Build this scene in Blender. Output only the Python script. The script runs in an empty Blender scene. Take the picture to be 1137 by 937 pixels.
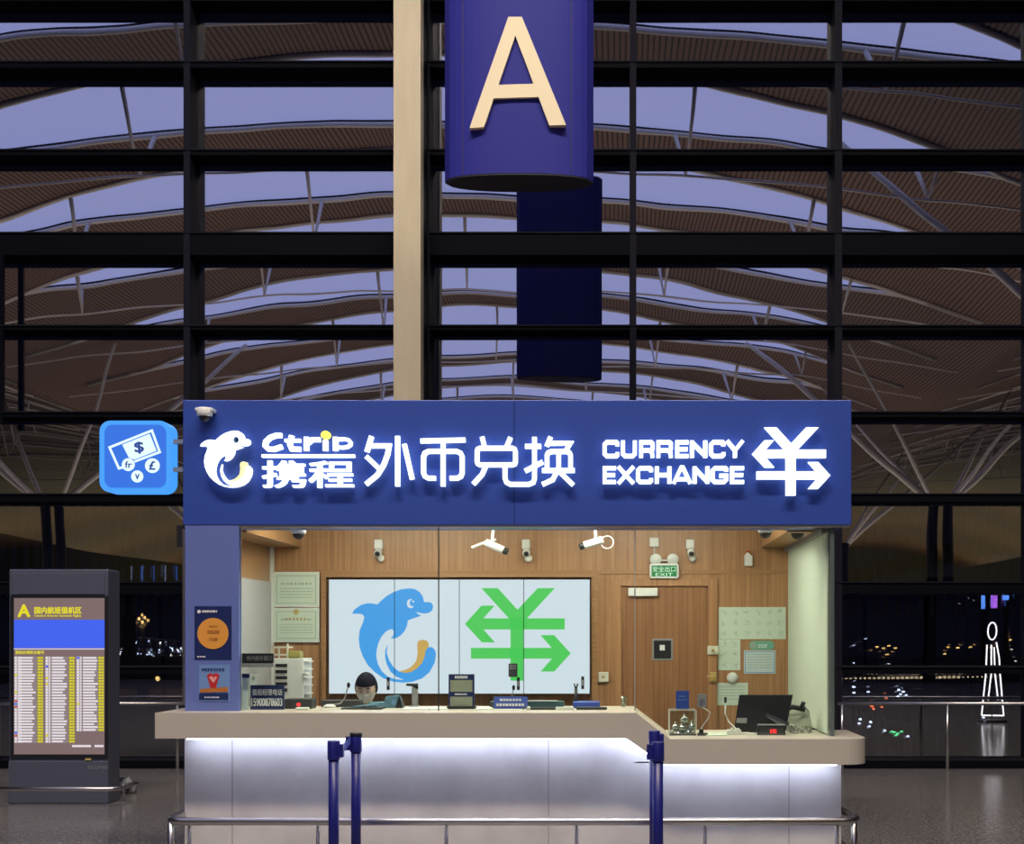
import bpy, bmesh, math, random
from mathutils import Vector, Matrix
random.seed(7)
SC = bpy.context.scene
COL = SC.collection
F = 1500.0; CX = 680.0; CY = 705.0; CAMZ = 1.65      # frame 1137x937, focal length in pixels

# ------------------------------------------------------------ camera, world, lights
cam = bpy.data.cameras.new('camera'); co = bpy.data.objects.new('camera', cam); COL.objects.link(co)
co.location = (0, 0, CAMZ); co.rotation_euler = (math.pi/2, 0, 0)
cam.sensor_width = 36; cam.lens = F/1137*36
cam.shift_x = (568.5-CX)/1137; cam.shift_y = (CY-468.5)/1137
cam.clip_end = 2000
SC.camera = co
SC.view_settings.view_transform = 'Standard'; SC.view_settings.look = 'None'
SC.view_settings.gamma = 1; SC.view_settings.use_curve_mapping = False
SC.view_settings.exposure = 0.0
SC.cycles.use_denoising = True
SC.cycles.max_bounces = 8; SC.cycles.transparent_max_bounces = 16
SC.cycles.sample_clamp_indirect = 4
w = bpy.data.worlds.new('night_sky'); SC.world = w; w.use_nodes = True
w.node_tree.nodes['Background'].inputs[0].default_value = (.010, .013, .030, 1)
w.node_tree.nodes['Background'].inputs[1].default_value = 1.0

def area(name, loc, aim, power, col, sx, sy, spread=180):
    l = bpy.data.lights.new(name, 'AREA'); l.shape = 'RECTANGLE'; l.size = sx; l.size_y = sy
    l.energy = power; l.color = col; l.spread = math.radians(spread)
    o = bpy.data.objects.new(name, l); COL.objects.link(o); o.location = loc
    d = Vector(aim)-Vector(loc)
    o.rotation_euler = d.to_track_quat('-Z', 'Y').to_euler()
    return o
WARM = (1.0, .82, .62)
area('hall_downlight', (-4, 1.5, 18.2), (-2.5, 12, 4), 620, WARM, 4, 1.0, 110)
area('hall_downlight', (5, 1.5, 18.2), (0, 11, 4), 500, WARM, 4, 1.0, 110)
area('hall_downlight', (0, 1.0, 18.4), (-.5, 10, 1.5), 420, (1, .88, .74), 3, 1, 110)
for yy, pw in ((-18, 2300), (-45, 1900), (-75, 1500), (-105, 1100)):
    area('added_roof_fill', (-6.6, yy, 5.0), (-6.6, yy, 19), pw*1.7, (1, .80, .62), 80, 8)  # added fill lamps without fixtures, brightening the brown roof for the mirror
for yy in (-145, -180, -215): area('added_roof_fill', (-6.6, yy, 5.0), (-6.6, yy, 19), 13000, (1, .88, .46), 200, 8)  # added wide fill, gives the far roof its olive glow
# booth ceiling lamps
area('booth_lamp', (-1.7, 10.15, 2.72), (-1.7, 10.5, 0), 42, (1, .95, .80), 1.3, .35)
area('booth_lamp', (.2, 10.15, 2.72), (.2, 10.5, 0), 42, (1, .95, .80), 1.3, .35)

# ------------------------------------------------------------ materials
def mat(name, col, rough=.5, metal=0, emit=None, es=0, spec=.5):
    m = bpy.data.materials.new(name); m.use_nodes = True
    b = m.node_tree.nodes['Principled BSDF']
    b.inputs['Base Color'].default_value = (*col, 1); b.inputs['Roughness'].default_value = rough
    b.inputs['Metallic'].default_value = metal; b.inputs['Specular IOR Level'].default_value = spec
    if emit:
        b.inputs['Emission Color'].default_value = (*emit, 1); b.inputs['Emission Strength'].default_value = es
    return m
def nodes(m): return m.node_tree.nodes, m.node_tree.links, m.node_tree.nodes['Principled BSDF']
def rgb(r, g, b):
    f = lambda c: (c/255/12.92 if c <= 10 else ((c/255+.055)/1.055)**2.4)
    return (f(r), f(g), f(b))
def noisy(m, a, b, scale=(1, 1, 1), ns=5, detail=6, lo=.35, hi=.65, bump=0):
    n, l, p = nodes(m)
    tc = n.new('ShaderNodeTexCoord'); mp = n.new('ShaderNodeMapping'); mp.inputs['Scale'].default_value = scale
    t = n.new('ShaderNodeTexNoise'); t.inputs['Scale'].default_value = ns; t.inputs['Detail'].default_value = detail
    r = n.new('ShaderNodeValToRGB'); r.color_ramp.elements[0].position = lo; r.color_ramp.elements[1].position = hi
    r.color_ramp.elements[0].color = (*a, 1); r.color_ramp.elements[1].color = (*b, 1)
    l.new(tc.outputs['Object'], mp.inputs[0]); l.new(mp.outputs[0], t.inputs[0]); l.new(t.outputs[0], r.inputs[0])
    l.new(r.outputs[0], p.inputs['Base Color'])
    if bump:
        bp = n.new('ShaderNodeBump'); bp.inputs['Strength'].default_value = bump; bp.inputs['Distance'].default_value = .01
        l.new(t.outputs[0], bp.inputs['Height']); l.new(bp.outputs[0], p.inputs['Normal'])
    return r
def wood(name, a, b, vert=True, lines=True):
    m = mat(name, a, .38); n, l, p = nodes(m)
    tc = n.new('ShaderNodeTexCoord'); mp = n.new('ShaderNodeMapping')
    mp.inputs['Scale'].default_value = (26, 26, .45) if vert else (.45, 26, 26)
    t = n.new('ShaderNodeTexNoise'); t.inputs['Scale'].default_value = 1.6; t.inputs['Detail'].default_value = 8; t.inputs['Roughness'].default_value = .65
    t.inputs['Distortion'].default_value = .5
    r = n.new('ShaderNodeValToRGB'); r.color_ramp.elements[0].position = .3; r.color_ramp.elements[1].position = .68
    r.color_ramp.elements[0].color = (*a, 1); r.color_ramp.elements[1].color = (*b, 1)
    l.new(tc.outputs['Object'], mp.inputs[0]); l.new(mp.outputs[0], t.inputs[0]); l.new(t.outputs[0], r.inputs[0])
    l.new(r.outputs[0], p.inputs['Base Color'])
    return m
def glass(name, tint, refl, gl=(1, 1, 1), rough=0.0):
    m = bpy.data.materials.new(name); m.use_nodes = True; n = m.node_tree.nodes; l = m.node_tree.links
    n.remove(n['Principled BSDF'])
    t = n.new('ShaderNodeBsdfTransparent'); t.inputs[0].default_value = (*tint, 1)
    g = n.new('ShaderNodeBsdfGlossy'); g.inputs[0].default_value = (*gl, 1); g.inputs['Roughness'].default_value = rough
    x = n.new('ShaderNodeMixShader'); x.inputs[0].default_value = refl
    l.new(t.outputs[0], x.inputs[1]); l.new(g.outputs[0], x.inputs[2]); l.new(x.outputs[0], n['Material Output'].inputs[0])
    return m

M = {}
M['fascia'] = mat('blue_fascia_paint', (.027, .068, .36), .42)
M['post'] = mat('blue_post_film', (.12, .17, .45), .45)
M['letter'] = mat('lit_white_acrylic', (.8, .85, .85), .4, emit=(.84, .97, .98), es=1.08)
M['letter_yellow'] = mat('lit_yellow_acrylic', (.8, .7, .1), .4, emit=(1, .88, .12), es=1.0)
M['letter_gold'] = mat('lit_pale_yellow_acrylic', (.8, .7, .3), .4, emit=(.95, .92, .42), es=.9)
M['dark'] = mat('black_plastic', (.012, .013, .016), .4)
M['darkgrey'] = mat('dark_grey_plastic', (.035, .037, .043), .45)
M['grey'] = mat('grey_plastic', (.25, .26, .27), .45)
M['white'] = mat('white_plastic', (.72, .74, .70), .4)
M['cream_plastic'] = mat('ivory_plastic', (.66, .66, .54), .5)
M['steel'] = mat('brushed_steel', (.55, .53, .50), .28, 1)
M['chrome'] = mat('polished_metal', (.8, .8, .8), .12, 1)
M['frame_steel'] = mat('dark_mullion_steel', (.012, .013, .021), .7, spec=.06)
M['frame_dark'] = mat('black_mullion_steel', (.003, .0035, .007), .7, spec=.06)
M['cream'] = mat('cream_column_cladding', (.62, .52, .38), .5)
noisy(M['cream'], (.58, .51, .34), (.64, .57, .40), (1, 1, .15), 8)
M['floor'] = mat('polished_granite', (.06, .06, .06), .16)
noisy(M['floor'], (.085, .085, .085), (.30, .29, .28), (1, 1, 1), 36, 4, .4, .62)
M['counter'] = mat('beige_solid_surface', (.53, .49, .415), .32)
M['body'] = mat('pale_stone_panels', (.62, .60, .59), .45)
noisy(M['body'], (.54, .52, .51), (.66, .64, .63), (1, 1, 1), 3.2, 7, .3, .6)
M['seam'] = mat('dark_panel_seam', (.2, .19, .185), .7)
M['led'] = mat('led_strip_glow', (.8, .8, .9), .5, emit=(.66, .73, 1), es=20)
M['wood'] = wood('vertical_grain_veneer', (.27, .125, .055), (.47, .255, .12))
M['wood_door'] = wood('door_veneer', (.20, .085, .036), (.35, .17, .078))
M['wood_h'] = wood('horizontal_grain_veneer', (.28, .14, .06), (.40, .22, .10), False)
M['blind'] = mat('pale_roller_blind', (.60, .69, .57), .8)
M['blind_grey'] = mat('grey_blind_fabric', (.42, .42, .43), .8)
M['stanchion'] = mat('blue_stanchion_paint', (.010, .013, .17), .38)
M['belt'] = mat('blue_belt_fabric', (.03, .05, .42), .8)
M['sign_blue'] = mat('blue_hanging_sign_paint', (.026, .029, .25), .5, spec=.15)
M['sign_under'] = mat('black_sign_underside', (.006, .007, .02), .6)
M['letter_cream'] = mat('cream_letter_paint', (.78, .70, .48), .5)
M['kiosk'] = mat('slate_kiosk_metal', (.085, .097, .14), .38, .1)
M['paper'] = mat('pale_paper', (.60, .71, .59), .7)
M['paper_blue'] = mat('pale_blue_paper', (.55, .66, .66), .7)
M['ink'] = mat('faded_print', (.33, .39, .33), .7)
M['gold_ink'] = mat('gold_print', (.5, .36, .12), .6)
M['navy'] = mat('navy_print_board', (.010, .022, .11), .4)
M['navy_mid'] = mat('royal_blue_board', (.03, .07, .35), .4)
M['whiteprint'] = mat('white_print', (.75, .77, .8), .5)
M['orange'] = mat('orange_print', (.75, .33, .05), .5)
M['brownprint'] = mat('brown_print', (.45, .16, .03), .5)
M['red'] = mat('red_print', (.5, .02, .02), .5)
M['pink'] = mat('pink_print', (.75, .35, .35), .5)
M['skyprint'] = mat('light_blue_print', (.15, .28, .55), .5)
M['skin'] = mat('skin', (.80, .60, .48), .5)
M['mask'] = mat('white_face_mask', (.85, .86, .84), .8)
M['hair'] = mat('black_hair', (.010, .010, .022), .7, spec=.12)
M['uniform'] = mat('navy_uniform_cloth', (.02, .025, .06), .85)
M['scarf'] = mat('orange_red_scarf', (.5, .1, .04), .8)
def E(name, c, s=1.0): return mat(name, (.02, .02, .02), .4, emit=c, es=s, spec=.3)
M['screen_white'] = E('lit_screen_white', (.70, .78, .90), 1.0)
M['screen_blue'] = E('lit_screen_sky_blue', (.055, .37, .93), .95)
M['screen_green'] = E('lit_screen_green', (.09, .72, .13), .85)
M['screen_gold'] = E('lit_screen_gold', (.72, .44, .12), .9)
M['exit_green'] = E('lit_exit_green', (.0, .28, .06), .8)
M['exit_white'] = E('lit_exit_lettering', (.75, 1, .8), 1.0)
M['red_led'] = E('red_led_digits', (1, .03, .03), 2)
M['icon_blue'] = E('lit_icon_blue', (.035, .20, .90), .85)
M['icon_edge'] = E('lit_icon_edge_blue', (.06, .36, 1.0), 1.0)
M['icon_white'] = E('lit_icon_white', (.75, .95, 1), 1.1)
M['icon_navy'] = E('lit_icon_navy', (.02, .06, .30), 1)
M['k_back'] = E('lit_board_brown_grey', (.20, .135, .135), 1.0)
M['k_blue'] = E('lit_board_blue', (.045, .12, .85), 1.0)
M['k_yellow'] = E('lit_board_yellow', (.85, .75, .02), .9)
M['k_white'] = E('lit_board_white', (.80, .74, .78), .95)
M['k_olive'] = E('lit_board_olive', (.42, .38, .05), .9)
M['k_grey'] = E('lit_board_grey', (.27, .22, .23), 1.0)
M['k_red'] = E('lit_board_red', (.6, .05, .05), .9)
M['skylight'] = E('dusk_skylight_pane', (.27, .295, .54), 1.85)
M['facade_glass'] = glass('dark_facade_glass', (.42, .44, .50), .42, (.93, .94, 1))
_m = M['facade_glass']; _n = _m.node_tree.nodes; _l = _m.node_tree.links
_tc = _n.new('ShaderNodeTexCoord'); _t = _n.new('ShaderNodeTexNoise'); _t.inputs['Scale'].default_value = .55; _t.inputs['Detail'].default_value = 1
_b = _n.new('ShaderNodeBump'); _b.inputs['Distance'].default_value = .0042; _b.inputs['Strength'].default_value = 1
_l.new(_tc.outputs['Object'], _t.inputs[0]); _l.new(_t.outputs[0], _b.inputs['Height'])
for _g in _n:
    if _g.type == 'BSDF_GLOSSY': _l.new(_b.outputs[0], _g.inputs['Normal'])
M['booth_glass'] = glass('booth_glass', (.95, .985, .95), .035)
M['glass_edge'] = mat('green_glass_edge', (.09, .12, .115), .3)
M['case_glass'] = glass('display_case_acrylic', (.93, .95, .92), .06)
M['rib'] = mat('white_roof_steel', (.62, .60, .58), .45)
M['islandbrown'] = mat('dark_brown_panel', (.035, .022, .017), .5)
# slatted roof lining
m = mat('brown_slatted_roof_lining', (.2, .1, .05), .6); n, l, p = nodes(m)
tc = n.new('ShaderNodeTexCoord'); wv = n.new('ShaderNodeTexWave'); wv.bands_direction = 'X'; wv.inputs['Scale'].default_value = 1.75
rr = n.new('ShaderNodeValToRGB'); rr.color_ramp.elements[0].position = .12; rr.color_ramp.elements[1].position = .35
rr.color_ramp.elements[0].color = (.012, .008, .006, 1); rr.color_ramp.elements[1].color = (.19, .112, .080, 1)
l.new(tc.outputs['Object'], wv.inputs[0]); l.new(wv.outputs[0], rr.inputs[0]); l.new(rr.outputs[0], p.inputs['Base Color'])
M['lining'] = m

# ------------------------------------------------------------ geometry helpers
def P(px, py, D): return Vector(((px-CX)*D/F, D, CAMZ+(CY-py)*D/F))
class MB:
    def __init__(s): s.v = []; s.f = []; s.mi = []; s.sm = []
    def add(s, vs, fs, mi=0, smooth=False):
        o = len(s.v); s.v += [tuple(x) for x in vs]
        for f in fs: s.f.append([i+o for i in f]); s.mi.append(mi); s.sm.append(smooth)
        return s
    def box(s, x0, x1, y0, y1, z0, z1, mi=0):
        v = [(x, y, z) for x in (x0, x1) for y in (y0, y1) for z in (z0, z1)]
        return s.add(v, [(0, 1, 3, 2), (4, 6, 7, 5), (0, 4, 5, 1), (2, 3, 7, 6), (0, 2, 6, 4), (1, 5, 7, 3)], mi)
    def bev(s, x0, x1, y0, y1, z0, z1, r=.01, mi=0):
        """box with chamfered edges"""
        bm = bmesh.new(); bmesh.ops.create_cube(bm, size=1)
        for q in bm.verts: q.co = Vector(((x0+x1)/2+q.co.x*(x1-x0), (y0+y1)/2+q.co.y*(y1-y0), (z0+z1)/2+q.co.z*(z1-z0)))
        bmesh.ops.bevel(bm, geom=bm.edges[:], offset=r, segments=2, affect='EDGES', profile=.5)
        bm.verts.index_update()
        s.add([q.co for q in bm.verts], [[q.index for q in f.verts] for f in bm.faces], mi); bm.free(); return s
    def poly(s, pts, D, t=.01, mi=0, back=True):
        """pixel outline at distance D, extruded t away from the viewer"""
        a = [P(x, y, D) for x, y in pts]
        b = [q+Vector((0, t, 0)) for q in a]; n_ = len(a)
        s.add(a, [list(range(n_))], mi)
        s.add(b, [list(range(n_))[::-1]], mi)
        s.add(a+b, [[i, (i+1) % n_, n_+(i+1) % n_, n_+i] for i in range(n_)], mi); return s
    def prism(s, pts, axis, a0, a1, mi=0):
        """pts: 2D outline in the other two axes"""
        def mk(u, w_, c): return {'x': (c, u, w_), 'y': (u, c, w_), 'z': (u, w_, c)}[axis]
        a = [mk(u, w_, a0) for u, w_ in pts]; b = [mk(u, w_, a1) for u, w_ in pts]; n_ = len(a)
        s.add(a, [list(range(n_))], mi); s.add(b, [list(range(n_))[::-1]], mi)
        s.add(a+b, [[i, (i+1) % n_, n_+(i+1) % n_, n_+i] for i in range(n_)], mi); return s
    def tube(s, pts, r, n_=8, mi=0, closed=False, r2=None):
        pts = [Vector(q) for q in pts]; rings = []
        for i, q in enumerate(pts):
            if closed: d = pts[(i+1) % len(pts)]-pts[i-1]
            else: d = pts[min(i+1, len(pts)-1)]-pts[max(i-1, 0)]
            d.normalize(); up = Vector((0, 0, 1)) if abs(d.z) < .9 else Vector((0, 1, 0))
            a = d.cross(up).normalized(); b = a.cross(d)
            rad = r if r2 is None else r+(r2-r)*i/max(1, len(pts)-1)
            rings.append([q+(a*math.cos(2*math.pi*k/n_)+b*math.sin(2*math.pi*k/n_))*rad for k in range(n_)])
        vs = [q for rg in rings for q in rg]; fs = []
        m_ = len(rings)
        for i in range(m_ if closed else m_-1):
            for k in range(n_):
                j = (i+1) % m_
                fs.append([i*n_+k, i*n_+(k+1) % n_, j*n_+(k+1) % n_, j*n_+k])
        if not closed: fs += [list(range(n_)), [(m_-1)*n_+k for k in range(n_)][::-1]]
        return s.add(vs, fs, mi, True)
    def lathe(s, prof, c, axis=(0, 0, 1), n_=20, mi=0):
        """prof: (radius, height) list along axis from c"""
        ax = Vector(axis).normalized(); up = Vector((0, 0, 1)) if abs(ax.z) < .9 else Vector((0, 1, 0))
        a = ax.cross(up).normalized(); b = a.cross(ax); c = Vector(c)
        vs = [c+ax*h+(a*math.cos(2*math.pi*k/n_)+b*math.sin(2*math.pi*k/n_))*max(r, 1e-4) for r, h in prof for k in range(n_)]
        fs = [[i*n_+k, i*n_+(k+1) % n_, (i+1)*n_+(k+1) % n_, (i+1)*n_+k] for i in range(len(prof)-1) for k in range(n_)]
        fs += [list(range(n_))[::-1], [(len(prof)-1)*n_+k for k in range(n_)]]
        return s.add(vs, fs, mi, True)
    def ball(s, c, r, n_=12, mi=0, sc=(1, 1, 1)):
        c = Vector(c); k_ = n_//2
        prof = [(math.sin(math.pi*i/k_), -math.cos(math.pi*i/k_)) for i in range(k_+1)]
        vs = [c+Vector((max(a, 1e-4)*math.cos(2*math.pi*k/n_)*sc[0], max(a, 1e-4)*math.sin(2*math.pi*k/n_)*sc[1], h*sc[2]))*r for a, h in prof for k in range(n_)]
        fs = [[i*n_+k, i*n_+(k+1) % n_, (i+1)*n_+(k+1) % n_, (i+1)*n_+k] for i in range(k_) for k in range(n_)]
        return s.add(vs, fs, mi, True)
    def stroke(s, pts, wd, D, t, mi=0, closed=False):
        """flat letter stroke: pixel centre line of pixel width wd, mitred"""
        n_ = len(pts); L = []; R = []
        for i in range(n_):
            p0 = Vector(pts[i-1] if (closed or i) else pts[i]); p2 = Vector(pts[(i+1) % n_] if (closed or i < n_-1) else pts[i]); p1 = Vector(pts[i])
            d1 = (p1-p0); d2 = (p2-p1)
            if d1.length < 1e-6: d1 = d2
            if d2.length < 1e-6: d2 = d1
            d1.normalize(); d2.normalize(); n1 = Vector((-d1.y, d1.x)); n2 = Vector((-d2.y, d2.x))
            mm = (n1+n2).normalized(); k = min(1/max(mm.dot(n1), .3), 1.8)
            L.append(p1+mm*k*wd/2); R.append(p1-mm*k*wd/2)
        for i in range(n_ if closed else n_-1):
            j = (i+1) % n_; s.poly([L[i], L[j], R[j], R[i]], D-(i % 3)*.00015, t, mi)
        return s
    def build(s, name, mats, parent=None, label=None):
        me = bpy.data.meshes.new(name); me.from_pydata(s.v, [], s.f)
        if not isinstance(mats, (list, tuple)): mats = [mats]
        for m_ in mats: me.materials.append(M[m_] if isinstance(m_, str) else m_)
        for i, pl in enumerate(me.polygons): pl.material_index = s.mi[i]; pl.use_smooth = s.sm[i]
        bm = bmesh.new(); bm.from_mesh(me); bmesh.ops.recalc_face_normals(bm, faces=bm.faces[:]); bm.to_mesh(me); bm.free()
        o = bpy.data.objects.new(name, me); COL.objects.link(o)
        if parent is not None:
            o.parent = parent
            off = Vector((0, 0, 0)); q = parent
            while q is not None: off += q.location; q = q.parent
            o.location = -off if parent is not None else (0, 0, 0)
            # keep world coordinates in the mesh, origin shifted back
        if label: o['label'] = label
        return o
def tag(o, label=None, cat=None, group=None, kind=None):
    if label: o['label'] = label
    if cat: o['category'] = cat
    if group: o['group'] = group
    if kind: o['kind'] = kind
    return o
def thing(name, loc, label, cat, group=None):
    o = bpy.data.objects.new(name, None); COL.objects.link(o); o.location = loc; o.empty_display_size = .1
    return tag(o, label, cat, group)
def struct(o): o['kind'] = 'structure'; return o
def text_into(mb, s, x0, x1, y0, y1, D, t=.002, mi=0, bold=0.0, rot=0.0, spacing=1.0):
    if bold:
        b = (y1-y0)*bold*1.15
        for i_, (ox, oy) in enumerate(((-b, -b*.8), (b, -b*.8), (-b, b*.8), (b, b*.8), (0, 0))): text_one(mb, s, x0+b+ox, x1-b+ox, y0+b*.8+oy, y1-b*.8+oy, D-i_*.0003, t, mi, 0, rot, spacing)
    else: text_one(mb, s, x0, x1, y0, y1, D, t, mi, 0, rot, spacing)
def text_one(mb, s, x0, x1, y0, y1, D, t=.002, mi=0, bold=0.0, rot=0.0, spacing=1.0):
    """lettering fitted to a pixel box on the plane at distance D"""
    c = bpy.data.curves.new('t', 'FONT'); c.body = s; c.size = 1; c.offset = bold; c.resolution_u = 4; c.space_character = spacing
    o = bpy.data.objects.new('t', c); COL.objects.link(o)
    bpy.context.view_layer.update()
    dg = bpy.context.evaluated_depsgraph_get()
    me = bpy.data.meshes.new_from_object(o.evaluated_get(dg))
    vs = [q.co.copy() for q in me.vertices]; fs = [list(q.vertices) for q in me.polygons]
    bpy.data.objects.remove(o); bpy.data.curves.remove(c); bpy.data.meshes.remove(me)
    if not vs: return
    ax = min(q.x for q in vs); bx = max(q.x for q in vs); ay = min(q.y for q in vs); by = max(q.y for q in vs)
    mx, my = (x0+x1)/2, (y0+y1)/2; cr, sr = math.cos(rot), math.sin(rot)
    out = []
    for q in vs:
        u = x0+(q.x-ax)/(bx-ax)*(x1-x0)-mx; v_ = y1-(q.y-ay)/(by-ay)*(y1-y0)-my
        out.append(P(mx+u*cr-v_*sr, my+u*sr+v_*cr, D))
    n_ = len(out); back = [q+Vector((0, t, 0)) for q in out]
    mb.add(out, fs, mi); mb.add(back, [f[::-1] for f in fs], mi)
    cnt = {}
    for f in fs:
        for i in range(len(f)):
            e = (f[i], f[(i+1) % len(f)]); k = tuple(sorted(e)); cnt.setdefault(k, []).append(e)
    mb.add(out+back, [[e[0][0], e[0][1], e[0][1]+n_, e[0][0]+n_] for e in cnt.values() if len(e) == 1], mi)
def ell(cx, cy, rx, ry, n_=24): return [(cx+rx*math.cos(2*math.pi*i/n_), cy+ry*math.sin(2*math.pi*i/n_)) for i in range(n_)]
def rrect(x0, x1, y0, y1, r, n_=6):
    o = []
    for cx, cy, a in ((x1-r, y0+r, -90), (x1-r, y1-r, 0), (x0+r, y1-r, 90), (x0+r, y0+r, 180)):
        for i in range(n_+1): t = math.radians(a+90*i/n_); o.append((cx+r*math.cos(t), cy+r*math.sin(t)))
    return o

DW = 17.0          # glass facade
DB = 9.32          # booth front face
DR = 11.5          # booth rear wall
X = lambda px, D: (px-CX)*D/F
Z = lambda py, D: CAMZ+(CY-py)*D/F

# ------------------------------------------------------------ the setting
fl = MB(); fl.box(-132, 119, -233, DW+.3, -.25, 0); struct(fl.build('floor', 'floor'))
gr = MB(); gr.box(-300, 300, DW+3, 520, -7.3, -7.0)
M['asphalt'] = mat('night_asphalt', (.02, .02, .022), .35)
noisy(M['asphalt'], (.012, .012, .013), (.035, .034, .034), (1, 1, 1), 2)
struct(gr.build('ground', 'asphalt'))
# roof: arched bays with spindle skylights, brown slats between
HC = 19.65; X0 = -6.6; BAY = 50.0; KQ = .0074
def roof(x):
    t = ((x-X0+BAY/2) % BAY)-BAY/2
    return HC-KQ*t*t, t
PER = .293e-3*F*18; QC = 1.65e-3*F*18
def wy(t): return 2.75*max(0, 1-(abs(t)/19.5)**2.2)**.9 if abs(t) < 19.5 else 0.0
xs = [X0-125+i for i in range(251)]
cen = [2*DW-(QC+(k-4)*PER) for k in range(0, 31)]
lin = MB(); wn = 1
for i in range(len(xs)-1):
    xa, xb = xs[i], xs[i+1]; za, ta = roof(xa+1e-6); zb, tb = roof(xb-1e-6); wa, wb = (wy(ta), wy(tb)) if abs((xa+xb)/2-X0) < BAY/2 else (0, 0)
    prev_a = prev_b = 22.0
    for c in cen[:16]+[-232]:
        na, nb = (c+wa, c+wb) if c > -231 else (c, c)
        lin.add([(xa, prev_a, za), (xb, prev_b, zb), (xb, nb, zb), (xa, na, za)], [(0, 1, 2, 3)])
        lin.add([(xa, prev_a, za+.3), (xb, prev_b, zb+.3), (xb, nb, zb+.3), (xa, na, za+.3)], [(3, 2, 1, 0)])
        prev_a, prev_b = c-wa, c-wb
struct(lin.build('ceiling', 'lining'))
for bay in (-1, 0, 1):
    xc = X0+bay*BAY
    for k, c in enumerate(cen[:16]):
        sk = MB(); N = 26; r_ = MB()
        for i in range(N):
            ta = -19.5+39*i/N; tb = -19.5+39*(i+1)/N; za = HC-KQ*ta*ta+.12; zb = HC-KQ*tb*tb+.12; wa, wb = wy(ta)+.02, wy(tb)+.02
            sk.add([(xc+ta, c-wa, za), (xc+tb, c-wb, zb), (xc+tb, c+wb, zb), (xc+ta, c+wa, za)], [(0, 1, 2, 3)])
        wn += 1
        if bay == 0: struct(sk.build('window_%d' % wn, 'skylight'))
        for sgn in (-1, 1):
            r_.tube([(xc-23+46*i/40, c+sgn*wy(-23+46*i/40)*1.0, HC-KQ*(-23+46*i/40)**2-.06) for i in range(41)], .095, 6)
        # bottom chord and V struts
        r_.tube([(xc-24+48*i/30, c, HC-KQ*(-24+48*i/30)**2-.3-2.3*(1-((-24+48*i/30)/24)**2)) for i in range(31)], .045, 5)
        for tt in ((-14, -5, 5, 14) if k % 2 else (-17, -9, 0, 9, 17)):
            zb = HC-KQ*tt*tt-.3-2.3*(1-(tt/24)**2)
            for sgn in (-1, 1): r_.tube([(xc+tt, c, zb), (xc+tt+.25*sgn, c+sgn*wy(tt), HC-KQ*tt*tt-.1)], .04, 5, r2=.09)
        if k % 4 == 0 and k > 3:
            for sd in (-1, 1):
                for q, tq, dy in ((.20, 14, 0), (.14, 19, PER*.8), (.14, 19, -PER*.8)):
                    r_.tube([(xc+sd*24.6, c, 9.0), (xc+sd*tq, c+dy, HC-KQ*tq*tq-.2)], q, 8, r2=q*.55)
                cm = MB(); cm.lathe([(.30, 0), (.27, 9.0), (.34, 9.02), (.34, 9.2)], (xc+sd*24.6, c, 0), n_=14); struct(cm.build('column', 'frame_dark'))
        struct(r_.build('trim_%d' % (wn-1), 'rib'))
en = MB(); en.box(-132, 119, -232.5, -232, 0, 20); M['farwall'] = mat('dim_end_wall', (.05, .045, .04), .6)
struct(en.build('wall_rear', 'farwall'))

for yy_ in (-12, -40):
    mb = MB(); mb.box(-30, 26, yy_-1.2, yy_, 0, 2.9, 0); mb.box(-30.2, 26.2, yy_-1.4, yy_+.3, 2.9, 3.2, 1)
    for q in range(28): mb.box(-29.4+q*2, -29.3+q*2, yy_, yy_+.05, 0, 2.9, 1)
    struct(mb.build('reflection_blocker', ['islandbrown', 'frame_dark']))
# facade frame
tn = 1
def trim(mb, mt):
    global tn
    struct(mb.build('trim_%d' % (100+tn), mt)); tn += 1
DM = 16.7
TR = [(1, 8, .25), (75, 7, .3), (172, 6, .3), (283, 25, .3), (366, 5, .3), (463, 6, .28), (557, 9, .3), (659, 13, .3), (748, 8, .3)]
mulx = [(-44, -36), (204, 211), (470, 477), (699.5, 706.5), (927, 935), (1150, 1158)]
for yb, hh, dp in TR:
    mb = MB(); mb.box(-17, 14, DM, DM+dp+.1, Z(yb, DM), Z(yb-hh, DM)); 
    mb.box(-17, 14, DM-.02, DM, Z(yb-hh+1.2, DM), Z(yb-hh-.3, DM), 1); trim(mb, ['frame_dark', 'frame_steel'])
for a, b in mulx+[(-290, -282), (1395, 1403)]:
    mb = MB(); mb.box(X(a, DM), X(b, DM), DM-.01, DM+.4, 0, 13.5); trim(mb, 'frame_steel')
mb = MB(); mb.box(X(-2, DM), X(3.5, DM), DM-.01, DM+.05, Z(470, DM), Z(283, DM)); trim(mb, 'frame_dark')
mb = MB(); mb.box(X(437, 16.0), X(467, 16.0), 16.0, 16.25, 0, 13.5, 0); mb.box(X(436.3, 16.2), X(468.5, 16.2), 16.25, 17.0, 0, 13.5, 1)
trim(mb, ['cream', 'frame_dark'])
mb = MB(); mb.box(-17, 14, DM-.02, DM+.5, 0, .10); trim(mb, 'frame_dark')
# panes
edges = sorted([X((a+b)/2, DM) for a, b in mulx]+[-16.9, 13.9])
for i in range(len(edges)-1):
    mb = MB(); mb.box(edges[i], edges[i+1], DW, DW+.02, .02, 13.45)
    # a thin sheet: one reflecting face is enough
    struct(mb.build('window_%d' % (200+i), 'facade_glass'))
# fine vertical fins outside the lower glass
fn = MB()
x = -12.0
while x < 13.5:
    fn.box(x, x+.03, DW+.5, DW+.6, 1.9, Z(560, DW+.5)); x += .148
M['fin'] = mat('grey_outer_fins', (.62, .62, .60), .5)
trim(fn, 'fin')

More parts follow.
